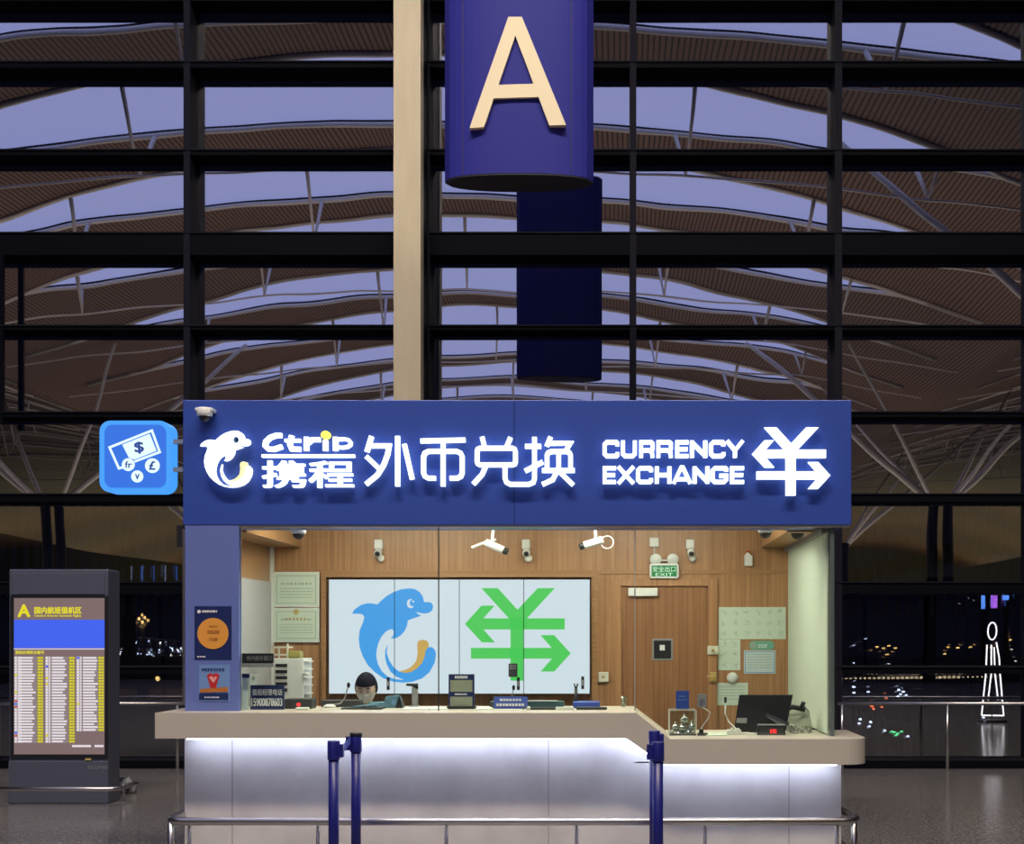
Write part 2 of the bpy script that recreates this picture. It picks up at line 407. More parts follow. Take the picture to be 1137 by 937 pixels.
# ------------------------------------------------------------ hanging sign
D0, DD = 12.05, 12.55
hs = thing('hanging_sign', (X(577, 12.3), 12.3, Z(195, 12.2)), 'tall royal blue hanging zone sign with a cream letter A and curved faces', 'sign')
xa, xb = X(494, 12.3), X(659, 12.3); zb = Z(202, 12.3); xm = (xa+xb)/2; hw = (xb-xa)/2
out = []
NN = 24
for i in range(NN+1):
    a = -1+2*i/NN; out.append((xm+hw*a, 12.3-.24*math.sqrt(max(0, 1-abs(a)**2.4))))
for i in range(1, NN):
    a = 1-2*i/NN; out.append((xm+hw*a, 12.3+.24*math.sqrt(max(0, 1-abs(a)**2.4))))
mb = MB(); mb.prism(out, 'z', zb, zb+3.2); o = mb.build('sign_body', 'sign_blue', hs)
mb = MB(); mb.prism([(xm+(a-xm)*.995, 12.3+(b-12.3)*.99) for a, b in out], 'z', zb-.015, zb+.001); mb.build('underside', 'sign_under', hs)
mb = MB()
def onsign(px): # letter follows the curved face
    u = (X(px, 12.06)-xm)/hw; return 12.3-.24*math.sqrt(max(0, 1-abs(u)**2.4))-.012
S = 3.124
for i_, poly in enumerate(([(420, 58), (467, 58), (446, 118), (335, 441), (285, 444)], [(420, 58), (467, 58), (620, 433), (562, 435)], [(385, 294), (512, 290), (528, 336), (368, 341)])):
    mb.poly([(430+a/S, b/S) for a, b in poly], 12.03-.001*i_, .06)
mb.build('letter', 'letter_cream', hs)
mb = MB()
for px in (513, 634):
    d = 12.3-.24*math.sqrt(1-abs((X(px, 12.06)-xm)/hw)**2.4); mb.box(X(px, 12.06)-.003, X(px, 12.06)+.003, d-.003, d+.02, zb, zb+3.2)
mb.build('face_seam', 'sign_under', hs)
mb = MB()
for sx in (-.5, .5): mb.tube([(xm+sx, 12.3, zb+3.2), (xm+sx, 12.3, HC-.4)], .015, 6)
mb.build('suspension_cable', 'steel', hs)

# ------------------------------------------------------------ booth
bx0, bx1 = X(205, DB), X(934, DB)
fx0, fx1 = X(203, DB), X(945.5, DB); fz0, fz1 = Z(583, DB), Z(444, DB)
booth = thing('exchange_booth', (-.7, 10.4, 0), 'currency exchange booth with a lit blue fascia, glass front and wood-lined interior', 'booth')
mb = MB(); mb.bev(fx0, fx1, DB, DB+.45, fz0, fz1, .006)
fas = mb.build('fascia', 'fascia', booth, 'long royal blue fascia carrying the lit lettering')
mb = MB(); mb.box(X(570.6, DB), X(571.4, DB), DB-.002, DB+.01, fz0, fz1); mb.build('fascia_seam', 'navy', fas)
mb = MB(); mb.box(fx0+.01, fx1-.01, DB+.005, DB+.06, fz0-.015, fz0); mb.build('edge_trim', 'steel', fas)
DL = DB-.055; TL = .04
# emblem outline
DOL = [(80,300),(92,272),(110,255),(150,228),(200,214),(240,216),(280,224),(310,195),(350,160),(410,125),(470,103),(530,95),(580,100),(620,125),(645,160),(655,205),(680,205),(710,208),(728,235),(722,268),(700,288),(660,297),(625,292),(590,283),(608,303),(635,312),(600,325),(560,338),(525,352),(520,390),(500,435),(470,470),(430,494),(400,497),(388,492),(405,480),(412,455),(408,425),(385,422),(350,440),(315,480),(290,530),(275,590),(272,640),(285,700),(315,755),(360,800),(420,822),(495,828),(430,800),(385,760),(355,700),(342,640),(345,590),(365,540),(355,610),(375,670),(410,725),(450,758),(500,772),(550,765),(600,735),(640,690),(660,640),(668,590),(690,565),(720,565),(742,590),(750,620),(740,690),(700,765),(640,815),(560,843),(480,850),(400,840),(330,815),(260,765),(205,710),(165,640),(140,570),(132,500),(140,430),(165,370),(178,325),(160,302),(120,297)]
GOLD = [(600,540),(610,515),(645,505),(680,515),(695,545),(688,565),(668,590),(660,640),(640,690),(600,735),(550,765),(500,772),(455,757),(500,750),(550,725),(590,680),(603,620)]
YEN = [[(245,92),(375,92),(530,262),(530,420),(475,345)],[(690,92),(825,92),(605,330),(530,400),(530,262)],[(475,330),(580,330),(580,822),(475,822)],[(262,330),(903,330),(903,418),(262,418)],[(115,375),(245,230),(350,230),(262,330),(262,418),(352,520),(250,520)],[(163,563),(800,563),(800,648),(163,648)],[(950,607),(820,750),(712,750),(800,650),(800,563),(712,463),(820,463)]]
def sgn_map(p): return (215+(42+(p[0]-80)*.512)/5.984, 465+(78+(p[1]-95)*.5)/5.984)
mb = MB(); mb.poly([sgn_map(p) for p in DOL], DL, TL)
em = mb.build('dolphin_emblem', 'letter', fas, 'glowing white dolphin emblem curled into a ring')
# belly stripe of the emblem, gold tail, eye
mb = MB(); mb.poly([sgn_map(p) for p in GOLD], DL-.003, TL); mb.build('tail_highlight', 'letter_gold', em)
mb = MB(); mb.poly([sgn_map(p) for p in ell(548, 217, 34, 40)], DL-.004, .01, 0); mb.poly([sgn_map(p) for p in ell(556, 214, 18, 24)], DL-.007, .01, 1); mb.build('eye', ['skyprint', 'navy'], em)
c1 = lambda a: (215+a[0]/5.984, 465+a[1]/5.984)
mb = MB()
mb.stroke([c1(q) for q in [(582, 108), (545, 108), (505, 122), (476, 150), (472, 178), (492, 198), (530, 200), (585, 182)]], 5.2, DL, TL)
mb.stroke([c1(q) for q in [(648, 108), (636, 170), (648, 198), (708, 200)]], 5.2, DL, TL); mb.stroke([c1(q) for q in [(602, 142), (708, 142)]], 3.6, DL, TL)
mb.stroke([c1(q) for q in [(746, 118), (746, 210)]], 5.2, DL, TL); mb.stroke([c1(q) for q in [(756, 160), (785, 136), (838, 136)]], 5, DL, TL)
mb.stroke([c1(q) for q in [(873, 140), (873, 210)]], 5.4, DL, TL)
mb.stroke([c1(q) for q in [(940, 118), (940, 210)]], 5.4, DL, TL); mb.stroke([c1(q) for q in [(955, 134), (1000, 132), (1028, 139), (1041, 155), (1038, 172), (1018, 185), (990, 189), (955, 187)]], 3.7, DL, TL)
mb.stroke([c1(q) for q in [(450, 245), (1068, 245)]], 3.4, DL, TL)
text_into(mb, '携程', 290.5, 392.5, 511, 541.5, DL, TL, 0, .017)
mb.build('lettering', 'letter', fas)
mb = MB(); mb.poly([c1(q) for q in ell(875, 106, 31, 27)], DL-.003, TL); mb.build('letter_dot', 'letter_yellow', fas, 'yellow glowing dot over the letter i')
c2 = lambda a: (395+a[0]/8.746, 470+a[1]/8.746)
c3 = lambda a: (515+a[0]/8.746, 470+a[1]/8.746)
def glyph(ch, cc, wd=5.1):
    mb = MB()
    for pts, cl in ch: mb.stroke([cc(q) for q in pts], wd, DL, TL, 0, cl)
    return mb
ch = [([(150, 122), (103, 275)], 0), ([(125, 215), (320, 215), (305, 300), (268, 400), (205, 500), (95, 590)], 0), ([(98, 318), (235, 450)], 0), ([(403, 120), (403, 610)], 0), ([(468, 198), (545, 542)], 0)]
glyph(ch, c2).build('lettering', 'letter', fas)
ch = [([(626, 168), (1062, 158)], 0), ([(845, 160), (845, 610)], 0), ([(774, 530), (700, 530), (668, 512), (655, 480), (655, 320), (670, 285), (705, 268), (975, 268), (1015, 285), (1031, 320), (1031, 480), (1018, 512), (985, 530), (910, 530)], 0)]
glyph(ch, c2).build('lettering', 'letter', fas)
ch = [([(175, 128), (200, 230)], 0), ([(452, 133), (410, 235)], 0), ([(155, 238), (470, 238), (492, 248), (500, 270), (500, 370), (492, 392), (470, 400), (155, 400), (134, 390), (127, 370), (127, 270), (134, 248)], 1), ([(215, 405), (175, 495), (88, 590)], 0), ([(398, 405), (398, 530), (412, 570), (450, 590), (630, 590), (672, 572), (685, 535), (685, 130)], 0),
      ([(593, 220), (750, 220)], 0), ([(592, 462), (768, 370)], 0), ([(842, 128), (803, 220)], 0), ([(828, 190), (1035, 190), (990, 262)], 0), ([(807, 452), (807, 305), (820, 282), (850, 270), (995, 270), (1025, 282), (1036, 305), (1036, 452)], 0), ([(920, 272), (920, 460)], 0), ([(758, 455), (1077, 455)], 0), ([(905, 462), (862, 545), (760, 592)], 0), ([(930, 468), (1062, 597)], 0)]
glyph(ch, c3).build('lettering', 'letter', fas)
def wide(ch, x0, x1, y0, y1, w_=4.5):
    h = w_/2; a, b, t, u = x0+h, x1-h, y0+h*.8, y1-h*.8; m_ = (t+u)/2; c = 2.6
    return {'C': [[(b, t+4.2), (b, t+1.2), (b-1.2, t), (a+c, t), (a, t+c), (a, u-c), (a+c, u), (b-1.2, u), (b, u-1.2), (b, u-4.2)]],
        'U': [[(a, y0), (a, u-c), (a+c, u), (b-c, u), (b, u-c), (b, y0)]],
        'R': [[(a, y1), (a, t), (b-1.5, t), (b, t+1.5), (b, m_-.2), (b-1.5, m_+1.3), (a, m_+1.3)], [(b-3.5, m_+1.3), (b-.6, m_+3.6), (b, y1)]],
        'E': [[(x1, t), (a, t), (a, u), (x1, u)], [(a, m_), (x1-1, m_)]],
        'N': [[(a, y1), (a, y0)], [(a, y0+2), (b, y1-2)], [(b, y1), (b, y0)]],
        'Y': [[(x0+1.5, y0), ((a+b)/2, m_+1.5), (x1-1.5, y0)], [((a+b)/2, m_), ((a+b)/2, y1)]],
        'X': [[(x0+2.5, y0), (x1-2.5, y1)], [(x1-2.5, y0), (x0+2.5, y1)]],
        'H': [[(a, y0), (a, y1)], [(b, y0), (b, y1)], [(a, m_), (b, m_)]],
        'A': [[(x0+2, y1), ((a+b)/2-1, y0+1), ((a+b)/2+1, y0+1), (x1-2, y1)], [(a+2.5, u-3), (b-2.5, u-3)]],
        'G': [[(b, t+3.6), (b, t+1.2), (b-1.2, t), (a+c, t), (a, t+c), (a, u-c), (a+c, u), (b-c, u), (b, u-c), (b, m_+.8), ((a+b)/2, m_+.8)]]}[ch]
mb = MB()
for word, y_, xs_ in (('CURRENCY', 488.8, ((57, 133), (140, 212), (222, 292), (300, 375), (385, 445), (452, 530), (538, 612), (613, 697))), ('EXCHANGE', 517.6, ((57, 118), (118, 207), (208, 285), (293, 368), (370, 462), (464, 540), (545, 625), (633, 696)))):
    for c_, (a, b) in zip(word, xs_):
        for k_, ln in enumerate(wide(c_, 655+a/4.061, 655+b/4.061, y_, y_+19)): mb.stroke(ln, 4.5 if c_ in 'CUHNG' else 4.2, DL-k_*.0005, TL)
mb.build('lettering', 'letter', fas)
mb = MB()
for pl in YEN: mb.poly([(655+(732+(x_-115)*.4228)/4.061, 465+(38+(y_-92)*.4205)/4.061) for x_, y_ in pl], DL, TL)
mb.build('yen_arrow_symbol', 'letter', fas)

# posts, walls, ceiling
pz0 = Z(790, DB)
mb = MB(); mb.bev(bx0, X(265, DB), DB+.004, DB+.07, pz0-.02, fz0+.01, .004)
post = mb.build('front_post', 'post', booth, 'blue square post carrying two posters')
mb = MB(); mb.box(X(204, DB)-.012, bx0, DB+.01, DB+.05, Z(782, DB), Z(587, DB)); mb.build('edge_trim', 'steel', post)
mb = MB(); mb.box(bx0-.06, bx0-.012, DB+.02, DB+.06, Z(607, DB), Z(583, DB)); mb.build('bracket', 'dark', post)
CZ = 2.78
lx, rx = -2.90, 1.50
mb = MB(); mb.box(lx-.03, rx+.1, DR, DR+.1, 0, CZ, 0)
mb.box(lx, rx, DR-.012, DR, Z(637, DR), Z(633, DR), 1)
rear = mb.build('rear_panelling', ['wood', 'wood_h'], booth, 'wood veneer rear wall')
mb = MB(); mb.box(X(358, DR), X(664, DR), DR-.05, DR, Z(641, DR), Z(635, DR)); mb.box(X(358, DR), X(363.5, DR), DR-.05, DR, .6, Z(641, DR)); mb.box(X(657, DR), X(664, DR), DR-.05, DR, 0.6, Z(641, DR)); mb.build('screen_surround', 'wood_h', booth)
mb = MB(); mb.box(lx-.03, lx, DB+.08, DR, 0, CZ); mb.build('side_panelling', 'wood_h', booth)
mb = MB(); mb.box(bx0+.002, lx-.031, DB+.075, DR+.1, 0, CZ-.01); mb.build('outer_cladding', 'fascia', booth)
mb = MB(); mb.box(lx, lx+.012, DB+.1, DR-.06, 1.0, Z(645, 11.2)); mb.build('roller_blind', 'blind_grey', booth, 'grey blind pulled down on the side wall')
mb = MB(); mb.box(lx+.0, lx+.022, DR-.06, DR, .9, Z(598, DR)); mb.build('corner_strip', 'white', booth)
mb = MB(); mb.box(lx-.03, 1.6, DB+.3, DR+.1, CZ, CZ+.08); mb.box(fx0+.03, fx1-.03, DB+.45, DR, fz1-.06, fz1-.02); mb.build('booth_ceiling', 'wood_h', booth)
mb = MB(); mb.box(fx0+.02, fx0+.06, DB+.45, DR+.1, fz0, fz1-.02); mb.box(fx1-.1, fx1-.06, DB+.45, DR+.1, fz0, fz1-.02); mb.box(fx0+.02, fx1-.06, DR+.08, DR+.12, fz0, fz1-.02); mb.build('fascia_return', 'fascia', booth)
for (a, b) in ((lx, -2.645), (1.265, rx)):
    mb = MB(); mb.box(a, b, DB+.46, DR-.01, 2.395, CZ); mb.build('soffit', 'wood_h', booth)
# right side: glass with a blind inside
mb = MB(); mb.box(1.495, 1.507, DB+.10, DR, .96, 2.37); mb.build('roller_blind', 'blind', booth, 'pale green-white blind covering the side glass')
mb = MB(); mb.box(1.46, 1.54, DB+.12, DR, 2.36, 2.42); mb.build('blind_rail', 'grey', booth)
mb = MB(); mb.box(1.54, 1.555, DB+.03, DR, .94, fz0); mb.build('glass_pane', 'booth_glass', booth)
mb = MB(); mb.box(1.508, 1.536, DB+.03, DB+.07, .94, fz0); mb.build('corner_post', 'glass_edge', booth)
# front glass panes with seams
gx = [X(267, DB+.05), X(487, DB+.05), X(705, DB+.05), 1.52]
for i in range(3):
    zb = 1.125 if i < 2 else .945
    mb = MB(); mb.box(gx[i]+.002, gx[i+1]-.002, DB+.05, DB+.058, zb, fz0+.02); mb.build('glass_pane', 'booth_glass', booth)
for px, m_, w_ in ((487, 'dark', .0035), (705, 'grey', .0035), (267, 'steel', .006)):
    mb = MB(); xx = X(px, DB+.05); mb.box(xx-w_, xx+w_, DB+.046, DB+.062, 1.125, fz0+.01); mb.build('glass_joint', m_, booth)
# door in the rear wall
dx0, dx1 = X(684, DR), X(792, DR); dz = Z(648, DR)
mb = MB()
for a, b, c, d in ((dx0-.03, dx0+.045, .05, dz+.04), (dx1-.045, dx1+.03, .05, dz+.04), (dx0+.045, dx1-.045, dz-.02, dz+.04)): mb.box(a, b, DR-.035, DR, c, d)
mb.build('door_frame', 'wood', booth)
mb = MB(); mb.box(dx0+.045, dx1-.045, DR-.012, DR+.02, .05, dz-.02); door = mb.build('door', 'wood_door', booth, 'dark wood veneer door')
mb = MB(); mb.bev(X(697.5, DR), X(730, DR), DR-.06, DR-.012, Z(662, DR), Z(653, DR), .006); mb.build('door_closer', 'white', door)
mb = MB(); mb.bev(X(724, DR), X(747, DR), DR-.02, DR-.01, Z(733, DR), Z(709, DR), .002, 0); mb.bev(X(726, DR), X(745, DR), DR-.026, DR-.02, Z(731, DR), Z(711, DR), .002, 1); mb.box(X(732.5, DR), X(738, DR), DR-.03, DR-.026, Z(722, DR), Z(716, DR), 2)
mb.build('viewing_hatch', ['grey', 'dark', 'white'], door)
mb = MB(); mb.bev(X(785, DR), X(797.5, DR), DR-.05, DR-.035, Z(726.5, DR), Z(717, DR), .002); mb.lathe([(.014, 0), (.014, .03)], (X(791, DR), DR-.08, Z(722, DR)), (0, 1, 0), 12, 1); mb.build('lock_plate', ['cream_plastic', 'gold_ink'], door)
mb = MB(); mb.bev(X(788, DR), X(795, DR), DR-.05, DR-.035, Z(757, DR), Z(746, DR), .002); mb.tube([(X(791, DR), DR-.05, Z(751, DR)), (X(791, DR), DR-.09, Z(751, DR)), (X(784, DR), DR-.09, Z(751, DR))], .008, 8); mb.build('handle', 'gold_ink', door)
# raised floor inside
mb = MB(); mb.box(lx, rx, DB+.2, DR, 0.001, .05); mb.build('booth_floor', 'darkgrey', booth)

# posters on the post
def board(name, x0, x1, y0, y1, D, mt, label, cat, t=.006, group=None, parent=None):
    mb = MB(); mb.poly([(x0, y0), (x1, y0), (x1, y1), (x0, y1)], D, t)
    if parent is None:
        th = thing(name, P((x0+x1)/2, y1, D), label, cat, group); mb.build('sheet', mt, th); return th
    return mb.build(name, mt, parent)
def marks(mb, x0, x1, y0, y1, rows, D, mi=0, fill=.55, gap=(.3, .9), ww=(1.0, 3.2), t=.001):
    """small illegible print: short dashes in rows"""
    for r in range(rows):
        ya = y0+(y1-y0)*r/rows; yb = ya+(y1-y0)/rows*fill; x_ = x0
        while x_ < x1-.3:
            w_ = min(random.uniform(*ww), x1-x_); mb.poly([(x_, ya), (x_+w_, ya), (x_+w_, yb), (x_, yb)], D, t, mi); x_ += w_+random.uniform(*gap)
DP = DB-.006
th = board('poster', 216, 257, 673, 732, DP+.006, 'navy', 'navy poster with a large orange disc on the blue booth post', 'poster')
mb = MB(); mb.poly(ell(236.4, 703.3, 17.3, 17.3, 36), DP+.003, .002); mb.build('orange_disc', 'orange', th)
mb = MB(); mb.poly(ell(221, 679, 2, 2), DP+.003, .002); marks(mb, 224.5, 241, 677.5, 681, 1, DP+.003, 0, .7); marks(mb, 219, 228, 728.5, 730.5, 1, DP+.003, 0, .6); mb.build('print', 'whiteprint', th)
mb = MB(); marks(mb, 232, 242, 694.5, 697, 1, DP+.001); marks(mb, 230, 243.5, 699.5, 704, 1, DP+.001, 0, .8, (.2, .4)); marks(mb, 232, 242, 708, 712, 2, DP+.001); mb.build('print', 'brownprint', th)
th = board('poster', 221, 255, 738, 778.5, DP+.006, 'skyprint', 'small light blue poster with a red heart below the orange disc poster', 'poster')
mb = MB()
mb.poly([(229.5, 750), (233, 747), (236.5, 749), (240, 747), (244, 750), (241, 757), (240, 764), (233.5, 764), (232, 757)], DP+.003, .002, 0)
mb.poly([(232, 752), (235, 750.5), (237, 752.5), (239.5, 750.5), (241, 752), (237, 758.5)], DP+.001, .002, 1)
mb.poly([(222, 765), (253, 762.5), (253, 768), (222, 769)], DP+.003, .002, 2); mb.poly([(221, 769.5), (253.5, 769.5), (253.5, 777), (221, 777)], DP+.003, .002, 3)
marks(mb, 224, 249, 742, 745, 1, DP+.002, 3, .9, (.8, 1.4), (1.5, 2.4)); marks(mb, 227, 244, 773.5, 776, 1, DP+.001, 4, .6)
mb.build('print', ['red', 'pink', 'brownprint', 'navy', 'whiteprint'], th)

# ------------------------------------------------------------ counter
ctr = thing('service_counter', (-.7, 9.4, 0), 'beige-topped service counter with a lowered section and glowing underside in front of the booth', 'counter')
DC = 9.10
def lip(y_off):
    return [(172, 791), (706, 793), (743, 821.5), (965, 822)]
top = [(172, 791.5), (706, 791.5), (744, 820.5)]; bot = [(172, 820), (696, 820), (736, 849)]
T_ = [(X(a, DC), Z(b, DC)) for a, b in top]; B_ = [(X(a, DC), Z(b, DC)) for a, b in bot]
zT, zL = T_[0][1], T_[2][1]; zTb, zLb = B_[0][1], B_[2][1]
mb = MB()
# upper slab and slope, extruded in depth
mb.prism([T_[0], T_[1], T_[2], (T_[2][0], zLb), B_[2], B_[1], B_[0]], 'y', DC, 9.98)
# lower slab with rounded outer corner
xr = X(965, DC); r = .16; pl = [(T_[2][0], DC)]
for i in range(9): t = -math.pi/2+math.pi/2*i/8; pl.append((xr-r+r*math.cos(t), DC+r+r*math.sin(t)))
pl += [(xr, 9.98), (T_[2][0], 9.98)]
mb.prism(pl, 'z', zLb, zL)
mb.build('countertop', 'counter', ctr)
yb_ = DB
mb = MB()
mb.box(bx0, T_[1][0], yb_, 9.9, 0, zTb); mb.box(T_[1][0], X(934, DB), yb_, 9.9, 0, zLb)
mb.prism([(T_[1][0]-.001, zLb-.01), (T_[1][0]-.001, zTb), (B_[1][0], zTb), (B_[2][0], zLb-.01)], 'y', yb_, 9.9)
cb = mb.build('counter_body', 'body', ctr)
mb = MB()
for px in (258, 609, 876): mb.box(X(px, DB)-.002, X(px, DB)+.002, yb_-.003, yb_+.01, .0, zLb if px > 700 else zTb)
mb.box(bx0, X(934, DB), yb_-.003, yb_+.01, .36, .364)
for px in (352, 495, 640, 783): mb.box(X(px, DB)-.002, X(px, DB)+.002, yb_-.003, yb_+.01, 0, .36)
mb.build('panel_seam', 'seam', ctr)
mb = MB(); yl = yb_-.11
mb.box(bx0+.05, B_[1][0]-.02, yl, yl+.02, zTb-.016, zTb-.002); mb.box(B_[2][0]+.02, X(926, DB), yl, yl+.02, zLb-.016, zLb-.002)
mb.prism([(B_[1][0]-.02, zTb-.002), (B_[2][0]+.02, zLb-.002), (B_[2][0]+.02, zLb-.018), (B_[1][0]-.02, zTb-.018)], 'y', yl, yl+.02)
mb.build('light_strip', 'led', ctr)
# bumper rail
rail = thing('bumper_rail', (-.7, 8.95, 0), 'low stainless steel bumper rail running along the foot of the counter', 'rail')
DQ = 8.97; zr = Z(912, DQ); xl, xq = X(184, DQ), X(954, DQ)
mb = MB(); mb.tube([(bx0-.02, 9.7, zr), (xl, DQ+.12, zr), (xl+.03, DQ+.03, zr), (xl+.1, DQ, zr), (xq-.1, DQ, zr), (xq-.03, DQ+.03, zr), (xq, DQ+.12, zr), (xq-.03, 9.7, zr)], .027, 12); mb.build('tube', 'steel', rail)
for px in (188, 209, 352, 495, 640, 783, 930, 949):
    mb = MB(); xx = X(px, DQ); mb.tube([(xx, DQ+.03, 0), (xx, DQ+.03, zr)], .013 if 200 < px < 940 else .022, 8); mb.build('post', 'steel', rail)
for a_, b_ in ((xl+.01, bx0), (xq-.01, xq-.03)):
    mb = MB(); mb.tube([(a_, DQ+.1, zr*.45), (b_, 9.6, zr*.45)], .02, 8); mb.build('brace', 'steel', rail)

# ------------------------------------------------------------ stanchions
def stanchion(px, D, ztop, label, capm, cassette=1):
    x_ = X(px, D); th = thing('queue_stanchion', (x_, D, 0), label, 'stanchion', 'blue queue barrier posts')
    mb = MB(); mb.lathe([(.032, .03), (.032, ztop-.10)], (x_, D, 0), n_=20); mb.build('pole', 'stanchion', th)
    mb = MB(); mb.lathe([(.165, 0), (.165, .012), (.12, .03), (.04, .04)], (x_, D, 0), n_=28); mb.build('base', 'stanchion', th)
    mb = MB(); mb.lathe([(.037, ztop-.115), (.038, ztop-.11), (.038, ztop-.006), (.034, ztop)], (x_, D, 0), n_=20); mb.bev(x_+cassette*.026, x_+cassette*.062, D-.02, D+.02, ztop-.10, ztop-.02, .004); mb.build('belt_head', 'stanchion', th)
    if capm:
        mb = MB(); mb.lathe([(.040, ztop-.012), (.040, ztop+.006), (.034, ztop+.01)], (x_, D, 0), n_=20); mb.build('cap', capm, th)
    return th, x_
s1, x1 = stanchion(370.5, 8.25, Z(822.5, 8.25), 'blue queue barrier post whose short belt reaches across to a black-capped post', None)
s2, x2 = stanchion(395.3, 8.75, Z(815, 8.75), 'blue queue barrier post with a black cap, holding the belt end', 'dark', -1)
s3, x3 = stanchion(726.5, 8.8, Z(811, 8.8), 'blue queue barrier post half hidden behind another, where the counter steps down', None, 1)
s4, x4 = stanchion(730.5, 8.0, Z(823.5, 8.0), 'blue queue barrier post in front of the counter step, hiding a second one', None, -1)
mb = MB(); za = Z(831, 8.3)
a = Vector((x1+.05, 8.27, za)); b = Vector((x2-.03, 8.74, Z(821, 8.75))); hgt = Vector((0, 0, .024))
mb.add([a-hgt, b-hgt, b+hgt, a+hgt], [(0, 1, 2, 3)]); off = Vector((.002, -.004, 0)); mb.add([q+off for q in (a-hgt, b-hgt, b+hgt, a+hgt)], [(0, 1, 2, 3)])
mb.build('retractable_belt', 'belt', s1)

# ------------------------------------------------------------ video wall
vw = thing('video_wall', P(510, 770, DR-.1), 'bright white video wall showing a blue dolphin and green yen arrows', 'screen')
DV = DR-.09; vy0, vy1 = 643.5, 770
vx = [365, 438, 510, 581.5, 655]
for i in range(4):
    mb = MB(); mb.poly([(vx[i]+.35, vy0), (vx[i+1]-.35, vy0), (vx[i+1]-.35, vy1), (vx[i]+.35, vy1)], DV, .08)
    mb.build('display_panel', 'screen_white', vw)
mb = MB(); mb.poly([(364.8, 643.3), (655.2, 643.3), (655.2, 770.2), (364.8, 770.2)], DV+.01, .08); mb.build('bezel', 'dark', vw)
vm = lambda p: (380+p[0]/7.208, 640+p[1]/7.208)
mb = MB(); mb.poly([vm(p) for p in DOL], DV-.004, .002, 0); mb.poly([vm(p) for p in GOLD], DV-.006, .002, 1)
mb.poly([vm(p) for p in ell(548, 217, 31, 37)], DV-.006, .002, 2); mb.poly([vm(p) for p in ell(562, 212, 22, 27)], DV-.008, .002, 0); mb.poly([vm(p) for p in ell(568, 200, 8, 9)], DV-.010, .002, 2)
mb.build('dolphin_emblem', ['screen_blue', 'screen_gold', 'screen_white'], vw)
mb = MB()
for pl in YEN: mb.poly([(500+x_/7.106, 640+y_/7.106) for x_, y_ in pl], DV-.004, .002)
mb.build('yen_arrow_symbol', 'screen_green', vw)
mb = MB()
for px in (438, 510, 581.5): mb.poly([(px-.35, vy0), (px+.35, vy0), (px+.35, vy1), (px-.35, vy1)], DV-.012, .004)
mb.build('panel_gap', 'dark', vw)
for px, py in ((431, 752), (575.5, 752), (647, 751)):
    mb = MB(); mb.poly([(px-1.6, py), (px+1.6, py), (px+1.6, py+14), (px-1.6, py+14)], DV-.012, .006, 0); mb.poly([(px-.9, py+4), (px+.9, py+4), (px+.9, py+10), (px-.9, py+10)], DV-.014, .006, 1); mb.build('port_label', ['dark', 'grey'], vw)
th = thing('card_reader', P(569.5, 752, DV-.02), 'small dark grey box fixed low on the video wall beside the yen stem', 'reader')
mb = MB(); a, b = P(564.8, 736.5, DV-.03), P(574.5, 751.5, DV-.03); mb.bev(a.x, b.x, DV-.05, DV-.012, b.z, a.z, .006); mb.build('reader_case', 'darkgrey', th)
mb = MB(); marks(mb, 566, 573, 738.5, 744, 2, DV-.052, 0, .5); mb.build('print', 'grey', th)

# ------------------------------------------------------------ wall items inside the booth
DI = DR-.03
def cert(x0, x1, y0, y1, label, emblem=False, D=DI):
    th = thing('framed_certificate', P((x0+x1)/2, y1, D), label, 'certificate', 'framed certificates beside the video wall')
    mb = MB(); mb.poly([(x0, y0), (x1, y0), (x1, y1), (x0, y1)], D, .028); mb.build('frame', 'white', th)
    mb = MB(); mb.poly([(x0+1.6, y0+1.6), (x1-1.6, y0+1.6), (x1-1.6, y1-1.6), (x0+1.6, y1-1.6)], D-.003, .002); mb.build('sheet', 'paper', th)
    mb = MB(); q = 4.2
    mb.stroke([(x0+q, y0+q), (x1-q, y0+q), (x1-q, y1-q), (x0+q, y1-q)], .7, D-.005, .001, 0, True)
    marks(mb, x0+9, x1-9, y0+12, y0+15, 1, D-.005, 0, .7, (1, 2), (1.5, 3)); marks(mb, x0+8, x1-7, y0+18, y1-8, 4, D-.005, 0, .25)
    mb.build('print', 'ink', th)
    if emblem:
        mb = MB(); mb.poly(ell((x0+x1)/2, y0+4.5, 3, 3), D-.007, .002); marks(mb, x0+14, x1-14, y0+11, y0+14, 1, D-.007, 0, .8, (2, 2.6), (1.6, 2.2)); mb.build('gold_emblem', 'gold_ink', th)
cert(303, 354.5, 635, 674, 'pale framed certificate hung above the one with a gold emblem')
cert(303, 354.5, 674.8, 713, 'pale framed certificate with a gold emblem at its top', True)
# papers right of the door
def paper(name, x0, x1, y0, y1, label, mt='paper', grid=None, rows=5, cat='notice', D=DR-.004):
    th = board(name, x0, x1, y0, y1, D, mt, label, cat, .003)
    mb = MB()
    if grid:
        for i in range(grid[0]):
            for j in range(grid[1]):
                cx, cy = x0+(x1-x0)*(i+.5)/grid[0], y0+(y1-y0)*(j+.5)/grid[1]
                for k in range(5):
                    a = random.uniform(0, 3.1); l_ = random.uniform(1, 3); ox, oy = random.uniform(-2.4, 2.4), random.uniform(-2.4, 2.4)
                    mb.stroke([(cx+ox-l_*math.cos(a), cy+oy-l_*math.sin(a)), (cx+ox+l_*math.cos(a), cy+oy+l_*math.sin(a))], .35, D-.002, .001)
    else: marks(mb, x0+4, x1-4, y0+4, y1-4, rows, D-.002, 0, .22)
    mb.build('print', 'ink', th); return th
paper('wall_chart', 798, 872.5, 674, 709.5, 'wide pale chart of small sketches pinned right of the wood door', grid=(6, 3))
paper('wall_chart', 797.5, 822, 709.8, 744, 'small pale chart of sketches tucked under the wide chart', grid=(2, 3))
paper('paper_notice', 795, 830.5, 758, 783, 'plain pale notice low on the wall with a black clip and white cable below')
